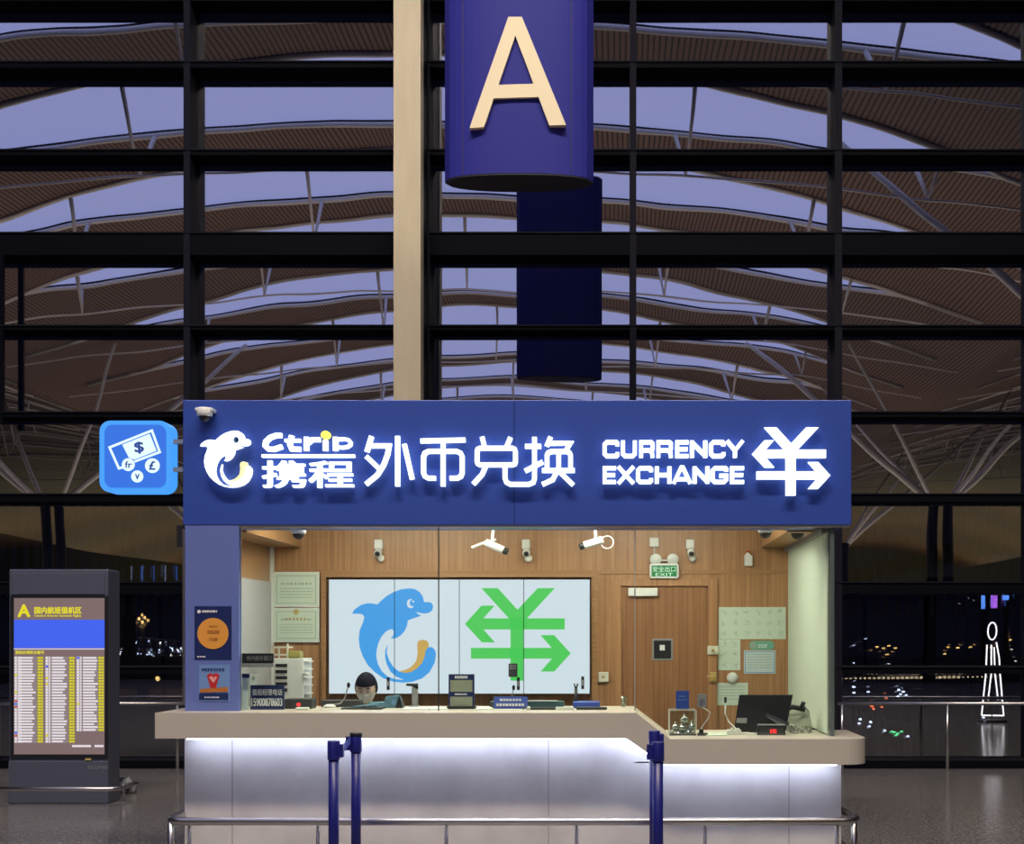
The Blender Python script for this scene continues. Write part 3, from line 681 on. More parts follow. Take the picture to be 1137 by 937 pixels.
th = paper('framed_notice', 826, 861, 722, 748, 'pale blue bordered licence sheet under the green oval sticker', 'paper_blue', rows=6)
mb = MB(); mb.stroke([(827.5, 723.5), (859.5, 723.5), (859.5, 746.5), (827.5, 746.5)], .7, DR-.007, .001, 0, True); mb.build('border', 'skyprint', th)
th = thing('oval_sticker', P(845, 721, DR), 'green rounded sticker with a round emblem above the licence sheet', 'sticker')
M['sticker'] = mat('green_sticker', (.16, .42, .30), .5)
mb = MB(); mb.poly(rrect(832, 859.5, 711.5, 721.3, 4.5), DR-.004, .003); mb.build('sheet', 'sticker', th)
mb = MB(); mb.poly(ell(836.5, 716.3, 3.4, 3.4), DR-.006, .002, 0); marks(mb, 842, 852, 715.5, 720, 2, DR-.006, 1, .5); mb.build('print', ['ink', 'whiteprint'], th)
def simple(name, mb, mt, label, cat, loc, part, group=None):
    th = thing(name, loc, label, cat, group); mb.build(part, mt, th); return th
mb = MB(); mb.lathe([(.048, 0), (.048, .02), (.03, .035), (.005, .038)], P(813.3, 752.5, DR-.002), (0, -1, 0), 24)
simple('round_alarm', mb, 'white', 'round white sounder on the wall between the charts and the plain notice', 'alarm', P(813, 757, DR), 'housing')
def wallbox(px0, px1, py0, py1, dep, name, label, cat, mt='white', D=DR):
    a, b = P(px0, py0, D), P(px1, py1, D); th = thing(name, ((a.x+b.x)/2, D, b.z), label, cat)
    mb = MB(); mb.bev(a.x, b.x, D-dep, D, b.z, a.z, min(.006, dep*.3)); mb.build('housing', mt, th); return th
th = wallbox(664.5, 675.5, 746, 757, .03, 'wall_socket', 'square ivory wall socket between the video wall and the door', 'socket', 'cream_plastic')
mb = MB(); mb.lathe([(.012, 0), (.012, .004)], P(670, 751.5, DR-.034), (0, 1, 0), 12); mb.build('button', 'gold_ink', th)
th = wallbox(826, 835, 617, 628.5, .05, 'motion_detector', 'white five-sided detector with a red light above the charts', 'detector')
mb = MB(); mb.poly([(826, 617.5), (830.5, 613), (835, 617.5)], DR-.05, .05); mb.build('housing_top', 'white', th)
mb = MB(); mb.ball(P(830.5, 612, DR-.03), .012); mb.build('indicator_light', 'red', th)
th = wallbox(721, 731.5, 597, 607.5, .035, 'junction_box', 'white junction box above the exit sign', 'box')
mb = MB(); mb.tube([P(726.5, 607, DR-.015), P(726.5, 618, DR-.02)], .006, 6); mb.build('conduit', 'white', th)
# exit sign
ex = thing('exit_sign', P(737.5, 642, DR-.05), 'lit green EXIT sign with twin emergency lamps over the door', 'sign')
mb = MB(); mb.poly(rrect(721.5, 753.5, 625.5, 642, 2.5), DR-.07, .06); mb.build('housing', 'white', ex)
mb = MB(); mb.poly([(723.5, 627.5), (751.5, 627.5), (751.5, 640), (723.5, 640)], DR-.074, .004); mb.build('lit_panel', 'exit_green', ex)
mb = MB(); text_into(mb, '安全出口', 724.8, 750.2, 628.5, 634.8, DR-.077, .002, 0, 0); text_into(mb, 'EXIT', 728, 747, 636, 639.5, DR-.077, .002, 0, 0); mb.build('lettering', 'exit_white', ex)
for px in (728, 747):
    mb = MB(); c = P(px, 620.5, DR-.05); mb.lathe([(.02, -.03), (.045, -.02), (.05, .02), (.046, .028)], c, (0, -1, -.25), 20); mb.tube([c, P(px, 627, DR-.04)], .012, 6); mb.build('emergency_lamp', 'white', ex)
mb = MB(); mb.tube([P(732, 626, DR-.05), P(733, 622, DR-.05), P(742, 622, DR-.05), P(743, 626, DR-.05)], .008, 6); mb.build('carry_handle', 'white', ex)
# cameras
def dome(px, py, D, label, s=1.0, top='ceil', body='white'):
    c = P(px, py, D); th = thing('dome_camera', c, label, 'camera', 'dome cameras')
    mb = MB(); mb.lathe([(.052*s, 0), (.056*s, .01), (.056*s, .05*s), (.045*s, .06*s)], c, (0, 0, 1), 24)
    if top == 'ceil': mb.lathe([(.03*s, .05*s), (.03*s, max(.07, (fz0+.33)-c.z))], c, (0, 0, 1), 12)
    mb.build('housing', body, th)
    mb = MB(); mb.lathe([(.044*s, .004), (.042*s, -.012*s), (.034*s, -.028*s), (.018*s, -.04*s), (.002, -.043*s)], c, (0, 0, 1), 20); mb.build('dome', 'dark', th)
    mb = MB(); mb.lathe([(.046*s, -.002), (.046*s, .006)], c, n_=24); mb.build('ring', 'chrome', th)
    return th
dome(331.5, 592.5, 9.95, 'white dome camera hanging near the certificates end of the booth ceiling')
dome(850, 591.5, 9.9, 'white dome camera hanging nearer the door than its neighbour by the pale blind')
dome(885.5, 592, 9.9, 'white dome camera hanging closest to the pale blind', 1.1)
th = dome(227.3, 462, DB-.08, 'small white dome camera fixed on the upper corner of the blue fascia', .95, '')
c = P(227.3, 462, DB-.08); mb = MB(); mb.bev(c.x-.06, c.x+.06, c.y-.03, DB-.001, c.z+.03, c.z+.055, .008); mb.build('bracket', 'white', th)
def minicam(px, py, label):
    D = DR; a = P(px, py, D); th = thing('wall_camera', a, label, 'camera', 'small two-part cameras on the upper rear wall')
    mb = MB(); mb.bev(a.x-.035, a.x+.035, D-.05, D, a.z-.005, a.z+.075, .006); mb.build('mount_box', 'white', th)
    mb = MB(); mb.lathe([(.03, 0), (.032, .01), (.032, .07), (.028, .08)], (a.x+.005, D-.04, a.z-.025), (0, -1, -.35), 16); mb.build('camera_body', 'white', th)
    mb = MB(); mb.lathe([(.022, .082), (.018, .088)], (a.x+.005, D-.04, a.z-.025), (0, -1, -.35), 14); mb.build('lens', 'dark', th)
    mb = MB(); mb.ball((a.x+.02, D-.05, a.z-.085), .033, 14); mb.build('detector_ball', 'white', th)
minicam(421, 609, 'small white wall camera above the dolphin on the video wall')
minicam(584.5, 609, 'small white wall camera above the green yen symbol')
minicam(766, 609, 'small white wall camera between the exit sign and the detector')
def bullet(px, py, dx, dz, label, D=10.6):
    a = P(px, py, D); th = thing('bullet_camera', a, label, 'camera', 'bullet cameras hanging from the booth ceiling')
    d = Vector((dx, -.10, dz)).normalized()
    mb = MB(); mb.lathe([(.026, 0), (.03, .01), (.03, .15), (.026, .16)], a-d*.07, d, 16); mb.build('camera_body', 'white', th)
    mb = MB(); mb.lathe([(.027, .15), (.027, .19), (.02, .195)], a-d*.07, d, 16); mb.build('lens', 'dark', th)
    mb = MB(); mb.tube([a, a+Vector((-.01 if dx > 0 else .01, 0, .05)), (a.x+(.03 if dx > 0 else -.02), D, CZ-.001)], .012, 8); mb.build('bracket', 'white', th)
    return th, a
th, a = bullet(548, 606, 1, -.45, 'white bullet camera pointing away from the dolphin, cables trailing behind it')
mb = MB(); mb.tube([a+Vector((.02, 0, .05)), a+Vector((-.06, 0, .03)), a+Vector((-.17, 0, -.015))], .012, 6); mb.build('cable_arm', 'white', th)
th, a = bullet(660, 602, -1, -.32, 'white bullet camera with a cable loop hanging left of the exit sign')
mb = MB(); mb.tube([a+Vector((.1+.05*math.cos(t*math.pi/8), 0, .0+.05*math.sin(t*math.pi/8))) for t in range(16)], .004, 5, closed=True); mb.build('cable', 'white', th)

# ------------------------------------------------------------ things on the upper counter (top at zT)
zc = zT
def zon(mb, D, x0p, x1p, z0, z1, y0, y1, mi=0, r=.004): mb.bev(X(x0p, D), X(x1p, D), y0, y1, z0, z1, r, mi)
# phone number sign
D = 9.50
th = thing('phone_sign', P(297, 787, D), 'navy sign with a white telephone number standing on the counter beside the post', 'sign')
mb = MB(); zon(mb, D, 278, 315.5, zc, Z(760.5, D), D, D+.012, 0, .002); mb.build('board', 'navy', th)
mb = MB(); text_into(mb, '值班经理电话', 280, 313.5, 765, 772, D-.003, .002, 0, .01); text_into(mb, '15900878603', 279, 313.5, 775, 784, D-.003, .002, 0, .02); mb.build('lettering', 'whiteprint', th)
mb = MB(); mb.box(X(288, D), X(305, D), D+.012, D+.07, zc, zc+.01); mb.build('stand_foot', 'navy', th)
th = thing('leaflet_holder', P(273, 787, 9.46), 'narrow white leaflet card with a navy top leaning beside the phone sign', 'leaflet')
mb = MB(); zon(mb, 9.46, 268.8, 275.5, zc, Z(748, 9.46), 9.46, 9.468, 0, .002); mb.build('card', 'paper_blue', th)
mb = MB(); zon(mb, 9.455, 268.8, 277, Z(752.5, 9.46), Z(748, 9.46), 9.453, 9.460, 0, .001); mb.build('header', 'navy', th)
th = thing('paper_card', P(281, 762, 9.6), 'small white card with a round mark showing above the phone sign', 'card')
mb = MB(); zon(mb, 9.6, 277, 285.5, zc, Z(748, 9.6), 9.6, 9.604, 0, .001); mb.build('sheet', 'white', th)
mb = MB(); mb.poly(ell(281.3, 753, 1.8, 2.6, 12), 9.598, .001); mb.build('print', 'ink', th)
# service window LED display
D = 9.56
th = thing('display_plate', P(287, 740, D), 'black window sign plate with grey lettering hung on the glass above the phone sign', 'sign')
mb = MB(); zon(mb, DB+.09, 270, 304.5, Z(736, D), Z(725, D), DB+.06, DB+.085, 0, .003); mb.build('board', 'dark', th)
mb = MB(); zon(mb, DB+.09, 270, 304.5, Z(740, D), Z(736.2, D), DB+.06, DB+.08, 0, .002); mb.build('lower_strip', 'grey', th)
mb = MB(); text_into(mb, '境内服务窗口', 273.5, 301.5, 728, 733.3, DB+.058, .002, 0, 0); mb.build('lettering', 'grey', th)
# paper tray rack / cabinet behind
D = 10.6
th = thing('document_organizer', (X(318, D), D+.15, .75), 'white document organiser with dark slots on the desk under the certificates', 'organiser')
zt = Z(731, D)
mb = MB(); xa, xb = X(303, D), X(337, D); zb = .75
mb.bev(xa, xb, D, D+.3, zb, zt, .006); mb.build('cabinet', 'white', th)
for j in range(5):
    mb = MB(); ya = 737+j*6.8; mb.bev(X(306, D), X(319, D), D-.006, D+.01, Z(ya+3.6, D), Z(ya, D), .001); mb.build('tray_slot', 'dark', th)
for j in range(5):
    mb = MB(); ya = 734+j*9; mb.box(xb, X(341, D), D+.02, D+.22, Z(ya+1.2, D), Z(ya, D)); mb.build('side_shelf', 'white', th)
mb = MB(); mb.tube([(xb, D, Z(748, D)), (X(343, D), D-.03, Z(748, D))], .012, 8); mb.build('side_handle', 'white', th)
th = thing('wire_file_rack', (X(311, D), D+.1, zt), 'small ivory file rack standing on top of the document organiser', 'rack')
mb = MB()
for px in (299, 307, 316.5): mb.box(X(px, D), X(px+1.6, D), D+.05, D+.07, zt, Z(714 if px > 315 else 718, D))
for py in (718, 726.5): mb.box(X(299, D), X(317, D), D+.05, D+.25, Z(py+1.6, D), Z(py, D))
mb.build('frame', 'cream_plastic', th)
th = thing('tape_block', (X(325, D), D+.12, zt), 'small olive-gold box on top of the document organiser', 'box')
mb = MB(); mb.bev(X(318.5, D), X(332, D), D+.04, D+.16, zt, Z(723, D), .01); mb.build('box_body', mat('olive_gold', (.33, .30, .08), .5), th)
# black card terminal with red dot
D = 9.6
def sidebox(x0, x1, y0, name, label, mt, cat, D=9.6, dep=.14, z0=None):
    z0 = zc if z0 is None else z0; th = thing(name, (X((x0+x1)/2, D), D+dep/2, z0), label, cat); mb = MB(); zon(mb, D, x0, x1, z0, Z(y0, D), D, D+dep, 0, .005); mb.build('case', mt, th); return th
th = sidebox(315.8, 346.5, 776, 'counter_display', 'low black counter display with a red light beside the phone sign', 'darkgrey', 'display')
mb = MB(); mb.poly(ell(331.5, 782.2, 2.2, 2, 12), D-.003, .003); mb.build('red_light', 'red_led', th)
th = sidebox(328, 342, 785.5, 'paper_slip', 'white slip lying in front of the low black display with the red light', 'white', 'paper', 9.45, .05)
th = sidebox(356.5, 400, 777.5, 'keyboard_box', 'long black display casing in front of the seated clerk', 'darkgrey', 'display', 9.85, .1)
# microphone on gooseneck
th = thing('gooseneck_microphone', P(365, 788, 9.75), 'white gooseneck microphone with a black tip beside the clerk', 'microphone')
pb = P(366, 787, 9.75); pb.z = zc
mb = MB(); mb.lathe([(.045, 0), (.045, .015), (.02, .025)], pb, n_=16); mb.build('base', 'white', th)
mb = MB(); mb.tube([pb+Vector((0, 0, .02)), P(378, 781, 9.78), P(383, 775, 9.8), P(385.3, 766, 9.8), P(386.5, 763, 9.8)], .005, 8); mb.build('neck', 'grey', th)
mb = MB(); mb.ball(P(387, 760.5, 9.8), .016, 12, sc=(.8, .8, 1.35)); mb.build('tip', 'dark', th)
# tablet stand + triangular sign + tissue
th = thing('blue_tissue_box', (X(432, 9.75), 9.8, zc), 'teal and blue box with a dark slanted side standing right of the clerk', 'box')
M['teal'] = mat('teal_print', (.10, .22, .30), .5)
mb = MB(); D = 9.72
mb.poly([(426, 786.5), (428, 773.5), (442, 772), (440, 786.5)], D, .10, 0); mb.build('box_body', 'teal', th)
mb = MB(); mb.poly([(438.5, 786.5), (443.5, 773), (447.5, 786.5)], D-.01, .09, 0); mb.build('side_wedge', 'dark', th)
mb = MB(); mb.poly(ell(437, 779.5, 2.2, 3.2), D-.004, .003); mb.build('round_mark', 'skyprint', th)
th = thing('tablet', (X(410, 9.6), 9.65, zc), 'flat dark tablet with a pale folded cover lying before the clerk', 'tablet')
mb = MB(); mb.bev(X(380, 9.55), X(425, 9.55), 9.5, 9.68, zc, zc+.012, .003); mb.build('body', 'dark', th)
mb = MB(); mb.prism([(X(392, 9.6), zc+.012), (X(418, 9.6), Z(784, 9.6)+.004), (X(418, 9.6), Z(784, 9.6)+.016), (X(392, 9.6), zc+.018)], 'y', 9.56, 9.68); mb.build('cover', 'teal', th)
th = sidebox(409, 430.5, 779.5, 'card_box', 'teal blue card box behind the tablet, next to the clerk', 'teal', 'box', 9.85, .08)
# document camera arm
th = thing('document_scanner', (X(460, 9.9), 9.9, zc), 'grey angled arm of a document scanner rising from the counter', 'scanner')
mb = MB(); D = 9.8; mb.bev(X(457, D), X(463.5, D), D, D+.04, zc, Z(761, D), .004); mb.bev(X(455, D), X(465, D), D-.03, D+.07, zc, zc+.012, .003); mb.build('arm', 'grey', th)
mb = MB(); mb.prism([(X(451, D), Z(759, D)), (X(463.5, D), Z(759, D)), (X(463.5, D), Z(765, D)), (X(458, D), Z(762, D)), (X(451, D), Z(761.5, D))], 'y', D, D+.045); mb.build('head', 'darkgrey', th)
# white document trays on the counter
for a, b, lb in ((449, 474, 'white paper lying under the scanner arm'), (476, 497, 'white paper lying by the glass joint left of the rate board'), (528, 543.5, 'white paper lying right of the rate board')):
    th = thing('paper_sheet', (X((a+b)/2, 9.55), 9.6, zc), lb, 'paper', 'loose papers on the counter')
    mb = MB(); mb.bev(X(a, 9.55), X(b, 9.55), 9.48, 9.8, zc, zc+.006, .002); mb.build('sheet', 'white', th)
# rate board
D = 9.6
th = thing('rate_board', (X(512, D), D+.03, zc), 'upright navy rate board with two grey windows on the counter', 'board')
mb = MB(); zon(mb, D, 498, 526.5, zc, Z(748.5, D), D, D+.03, 0, .003); mb.build('board', 'navy', th)
mb = MB(); zon(mb, D, 496.5, 528, zc, zc+.02, D-.02, D+.08, 0, .003); mb.build('foot', 'dark', th)
for y0, y1 in ((755, 768), (773.5, 786)):
    mb = MB(); mb.poly([(499.8, y0), (524.5, y0), (524.5, y1), (499.8, y1)], D-.003, .003, 0); marks(mb, 505, 516, y0+2, y0+4, 1, D-.005, 1); marks(mb, 502, 523, y0+5, y1-1, 2, D-.005, 1, .2); mb.build('window', [mat('grey_green_sheet', (.28, .31, .24), .5), 'ink'], th)
mb = MB(); marks(mb, 505, 519, 750.3, 753.5, 1, D-.003, 0, .9, (.3, .6), (1.5, 2.2)); marks(mb, 505, 519, 769.8, 771.8, 1, D-.003, 0, .9, (.3, .6), (1, 2)); mb.build('print', 'whiteprint', th)
# blue desk sign
D = 9.62
th = thing('desk_sign', (X(566, D), D+.03, zc), 'royal blue tent sign with two lines of white print on the counter', 'sign')
mb = MB(); mb.prism([(D, zc), (D+.03, Z(773.5, D)), (D+.06, zc)], 'x', X(548, D), X(585.5, D)); mb.build('board', 'navy_mid', th)
mb = MB(); marks(mb, 555, 579, 775.8, 778.6, 1, D-.002+.02, 0, .85, (.7, 1), (2.4, 3)); marks(mb, 551, 582, 781, 784.5, 1, D-.003, 0, .85, (.7, 1), (2.4, 3)); mb.build('print', 'whiteprint', th)
th = sidebox(543.5, 550, 779, 'grey_gadget', 'small dark grey box half hidden behind the royal blue tent sign', 'darkgrey', 'box', 9.75)
th = sidebox(586, 626, 778.5, 'low_screen', 'low dark teal screen on the counter right of the royal blue tent sign', mat('dark_teal_plastic', (.04, .10, .12), .3), 'screen', 9.8, .07)
mb = MB(); mb.box(X(586, 9.79), X(619, 9.79), 9.785, 9.80, Z(778.3, 9.79), Z(777.4, 9.79)); mb.build('top_edge', 'white', th)
th = thing('gooseneck_microphone', (X(568, 9.8), 9.8, zc), 'small black-tipped microphone rising behind the royal blue tent sign', 'microphone')
mb = MB(); mb.tube([(X(569, 9.8), 9.8, zc), P(569, 770, 9.8), P(569.8, 766, 9.8)], .004, 6); mb.build('neck', 'grey', th)
mb = MB(); mb.ball(P(570.3, 763.5, 9.8), .014, 10, sc=(.8, .8, 1.5)); mb.build('tip', 'dark', th)
th = thing('pen_tray', (X(605, 9.5), 9.52, zc), 'black cable and white pen tray lying on the counter edge', 'tray')
mb = MB(); mb.bev(X(585, 9.5), X(623, 9.5), 9.47, 9.52, zc, zc+.016, .004); mb.tube([(X(580.5, 9.46), 9.46, zc+.008), (X(584, 9.48), 9.48, zc+.018), (X(588, 9.49), 9.49, zc+.014)], .006, 6); mb.build('tray', 'dark', th)
mb = MB(); mb.bev(X(617, 9.46), X(637, 9.46), 9.44, 9.47, zc, zc+.022, .004); mb.ball((X(587, 9.45), 9.45, zc+.014), .014, 10); mb.build('white_end', 'white', th)
th = thing('blue_folder', (X(650, 9.7), 9.7, zc), 'royal blue folder standing low at the end of the upper counter', 'folder')
mb = MB(); mb.bev(X(636, 9.7), X(666, 9.7), 9.68, 9.9, zc+.0, Z(779.5, 9.7), .006); mb.build('cover', 'navy_mid', th)
th = thing('black_stamp_pad', (X(668, 9.5), 9.5, zc), 'small black bar lying by the end of the royal blue folder', 'stamp')
mb = MB(); mb.bev(X(640, 9.5), X(674, 9.5), 9.46, 9.52, zc, zc+.02, .005); mb.build('bar', 'dark', th)
th = thing('fork_antenna', (X(639, 9.85), 9.85, zc), 'grey forked stand rising in front of the video wall beside the folder', 'stand')
mb = MB(); mb.tube([(X(639.5, 9.85), 9.85, zc), P(639.5, 765, 9.85)], .012, 8); mb.tube([P(639.5, 766, 9.85), P(637.5, 759, 9.85)], .006, 6); mb.tube([P(639.5, 766, 9.85), P(641.5, 759, 9.85)], .006, 6); mb.build('stand', 'darkgrey', th)
th = thing('clear_cup', (X(692.5, 9.75), 9.75, zc), 'small clear tumbler at the edge where the counter steps down', 'cup')
mb = MB(); mb.lathe([(.018, .004), (.021, .085), (.0195, .085), (.017, .008)], (X(692.5, 9.75), 9.75, zc), n_=16); mb.build('glass', glass('cup_glass', (.8, .85, .8), .12), th)

# ------------------------------------------------------------ lower counter (top at zL)
zl = zL; D = 9.42
th = thing('display_case', (X(758, D), D+.08, zl), 'clear acrylic case holding small silver pots on the lowered counter', 'display case')
a, b = X(743.5, D), X(773, D); ztp = Z(789, D)
mb = MB(); mb.bev(a-.002, b+.002, D-.002, D+.17, zl, zl+.012, .003); mb.build('base', 'dark', th)
mb = MB(); mb.box(a, a+.004, D, D+.17, zl+.012, ztp); mb.box(b-.004, b, D, D+.17, zl+.012, ztp); mb.box(a+.004, b-.004, D, D+.004, zl+.012, ztp); mb.box(a+.004, b-.004, D+.166, D+.17, zl+.012, ztp); mb.box(a, b, D, D+.17, ztp, ztp+.004); mb.build('cover', 'case_glass', th)
e_ = .0025
mb = MB()
for xx in (a, b):
    for yy in (D, D+.17): mb.box(xx-e_, xx+e_, yy-e_, yy+e_, zl+.012, ztp+.004)
for yy in (D, D+.17): mb.box(a, b, yy-e_, yy+e_, ztp, ztp+.005)
mb.build('edge', 'white', th)
k = 0
for px, py, s, lb in ((760, 797, 1.0, 'silver pot on top of the heap in the clear case'), (750, 805, .9, 'silver pot on the side towards the stanchions in the clear case'), (768, 804.5, .95, 'silver pot nearest the monitor in the clear case'), (758, 807, 1.1, 'silver pot in the middle row of the clear case'), (753, 813, 1.0, 'low silver pot in front in the clear case'), (764, 812.5, 1.1, 'second low silver pot in front in the clear case')):
    s *= 1.45; c = P(px, py+5.5, D+.05); t2 = thing('silver_pot', c, lb, 'ornament', 'silver pots in the clear case')
    mb = MB(); mb.lathe([(.008*s, -.006), (.014*s, .0), (.020*s, .012*s), (.019*s, .022*s), (.011*s, .031*s)], c, n_=14); mb.build('pot', 'chrome', t2)
    mb = MB(); mb.lathe([(.012*s, .031*s), (.008*s, .036*s), (.003, .038*s), (.005, .043*s), (.001, .047*s)], c, n_=12); mb.build('lid', 'chrome', t2)
th = thing('riser_block', P(758, 818, D+.1), 'clear stepped riser carrying the silver pots inside the case', 'stand')
mb = MB()
for py, y_, w0, w1 in ((818, 0, 746, 771), (811, .035, 747, 771), (803.5, .07, 753, 766)): mb.box(X(w0, D+.1), X(w1, D+.1), D+.03+y_, D+.15, zl+.012, Z(py+1.5, D+.08))
mb.build('steps', 'case_glass', th)
th = thing('information_card', P(758, 787, DB+.07), 'upright navy card stuck on the glass above the silver pot case', 'card')
mb = MB(); mb.poly([(750.5, 767), (765, 767), (765, 787), (750.5, 787)], DB+.066, .004); mb.build('sheet', 'navy_mid', th)
mb = MB(); marks(mb, 753.5, 761, 772.5, 774.5, 1, DB+.064); marks(mb, 753, 763, 776.5, 778.5, 1, DB+.064, 0, .5); mb.build('print', 'skyprint', th)
th = thing('card_reader', P(779, 787, DB+.07), 'grey square reader with a round target and white cable on the glass', 'reader')
mb = MB(); mb.poly(rrect(774.5, 784.5, 770.5, 785.5, 1.5), DB+.06, .02); mb.build('reader_case', 'grey', th)
mb = MB(); mb.stroke(ell(779.5, 779.5, 3.2, 3.2, 18), .7, DB+.057, .002, 0, True); mb.poly(ell(779.5, 779.5, 1.4, 1.4, 12), DB+.057, .002); mb.build('target_ring', mat('mauve_print', (.15, .12, .22), .5), th)
mb = MB(); mb.tube([P(780, 785.5, 9.42), P(784, 787.5, 9.43), P(788.5, 791, 9.45), P(786, 798, 9.45), P(780, 806, 9.45), P(777, 812, 9.46), (X(777, 9.46), 9.46, zl+.006)], .004, 6); mb.build('cable', 'white', th)
# white cable, clip, power strip, mouse
th = thing('charging_cable', (X(812, 9.5), 9.5, zl), 'white cable rising from the counter to a black clip', 'cable')
mb = MB(); mb.tube([P(805.5, 783, 9.6), P(805, 792, 9.6), P(809, 801, 9.58), P(816, 808, 9.56), P(818.5, 813, 9.55), (X(818, 9.55), 9.55, zl+.01)], .006, 8); mb.build('cable', 'white', th)
mb = MB(); a = P(805.5, 777, 9.6); mb.bev(a.x-.009, a.x+.009, a.y-.01, a.y+.01, a.z-.02, a.z+.02, .004); mb.build('clip', 'dark', th)
th = thing('power_strip', (X(815, 9.5), 9.52, zl), 'white power strip lying before the black monitor', 'power strip')
mb = MB(); mb.bev(X(807, 9.5), X(823, 9.5), 9.48, 9.54, zl, zl+.035, .006, 0); mb.bev(X(811, 9.5), X(814, 9.5), 9.475, 9.50, zl+.035, zl+.05, .004, 0); mb.bev(X(817, 9.5), X(821, 9.5), 9.48, 9.53, zl+.035, zl+.045, .003, 0); mb.build('strip_body', 'white', th)
mb = MB(); mb.tube([(X(823, 9.5), 9.51, zl+.01), (X(830, 9.5), 9.50, zl+.008), (X(836, 9.5), 9.48, zl+.008), (X(842, 9.5), 9.50, zl+.008)], .007, 6); mb.build('lead', 'white', th)
th = thing('stapler', (X(780, 9.4), 9.42, zl), 'small black stapler lying on the counter beside the silver pot case', 'stapler')
mb = MB(); mb.bev(X(774, 9.42), X(786, 9.42), 9.40, 9.43, zl, zl+.02, .006); mb.bev(X(776, 9.42), X(781, 9.42), 9.40, 9.43, zl+.015, zl+.045, .006); mb.build('body', 'dark', th)
th = thing('document_tray', (X(798, 9.42), 9.45, zl), 'flat pale green document sheet lying between the stapler and power strip', 'paper')
mb = MB(); mb.bev(X(784, 9.4), X(808, 9.4), 9.38, 9.6, zl, zl+.008, .003); mb.build('sheet', 'paper', th)
# monitor, back towards us, turned
th = thing('computer_monitor', (X(848, 9.75), 9.75, zl), 'black monitor seen from behind, tilted on the lowered counter', 'monitor')
pts = [(822.5, 771.5), (880, 771.5), (875, 800), (872, 816), (813, 816)]
c4 = [P(821, 771.5, 9.76), P(880, 771.5, 9.62), P(872.5, 811, 9.62), P(814.5, 813, 9.76)]
th_ = Vector((.01, .045, 0)); mb = MB()
mb.add(c4+[q+th_ for q in c4], [(0, 1, 2, 3), (7, 6, 5, 4), (0, 4, 5, 1), (1, 5, 6, 2), (2, 6, 7, 3), (3, 7, 4, 0)]); mb.build('casing', 'dark', th)
mb = MB(); q0 = (c4[0]+c4[1]+c4[2]+c4[3])/4
mb.add([P(851, 791, 9.66), P(866, 797, 9.60), P(876, 802, 9.55), P(876, 806, 9.55), P(862, 803, 9.58), P(850, 795, 9.66), P(851, 791, 9.74), P(876, 802, 9.66), P(876, 806, 9.66)], [(0, 1, 2, 3, 4, 5), (0, 6, 7, 2), (2, 7, 8, 3)]); mb.build('rear_bracket', 'darkgrey', th)
mb = MB(); mb.add([P(818, 797, 9.735), P(829.5, 797, 9.71), P(829, 803, 9.71), P(817.3, 802.5, 9.735)], [(0, 1, 2, 3)]); mb.build('label_sticker', 'grey', th)
mb = MB(); mb.tube([q0+Vector((0, .05, -.05)), (q0.x, q0.y+.09, zl+.02)], .02, 8); mb.lathe([(.10, 0), (.10, .01), (.03, .02)], (q0.x, q0.y+.09, zl), n_=20); mb.build('stand', 'dark', th)
# red digit display
D = 9.45
th = thing('queue_display', (X(857, D), D+.04, zl), 'low black counter display with glowing red digits in front of the monitor', 'display')
mb = MB(); mb.poly([(840.5, 818.5), (842.5, 804.5), (871.5, 804.5), (872.5, 818.5)], D, .07); mb.build('case', 'dark', th)
mb = MB(); mb.poly([(842, 804.5), (872, 804.5), (871.8, 805.6), (842.3, 805.6)], D-.003, .075); mb.build('top_edge', 'grey', th)
mb = MB(); mb.poly([(844, 807.5), (870, 807.5), (870.5, 817), (843.5, 817)], D-.003, .003); mb.build('face', 'darkgrey', th)
mb = MB()
for px in (856.2, 859, 861.2): mb.stroke([(px-.7, 810), (px+.7, 810), (px+.7, 813.6), (px-.7, 813.6)], .55, D-.006, .002, 0, True)
mb.build('digits', 'red_led', th)
# desk telephone / printer with wires
th = thing('desk_telephone', (X(888, 9.8), 9.8, zl), 'grey-green desk telephone and handset tangled in wires beside the monitor', 'telephone')
mb = MB(); mb.prism([(9.68, zl), (9.68, zl+.05), (9.84, zl+.15), (9.90, zl+.15), (9.90, zl)], 'x', X(875, 9.8), X(899, 9.8)); mb.build('body', mat('grey_green_plastic', (.20, .22, .17), .5), th)
mb = MB(); a, b = P(876, 790, 9.72), P(894, 784, 9.82); mb.tube([P(875, 786.5, 9.74), P(880, 785, 9.76), P(886, 786, 9.78), P(893, 788, 9.8)], .018, 8); mb.tube([P(889.5, 786, 9.74), P(892.5, 779.5, 9.72)], .016, 8); mb.build('handset', 'dark', th)
for j in range(7):
    mb = MB(); pts = []; px, py = random.uniform(875, 882), random.uniform(806, 815)
    for i in range(9): pts.append(P(px+i*2.2+random.uniform(-1.5, 1.5), min(814.5, py+random.uniform(-5, 5)), 9.60+.012*j))
    mb.tube(pts, .0035, 5); mb.build('wire', 'cream_plastic' if j % 2 else 'grey', th)
mb = MB(); mb.tube([P(893, 784, 9.84), P(898, 790, 9.84), P(899.5, 800, 9.84), P(896, 810, 9.84)], .005, 6); mb.build('wire', 'dark', th)

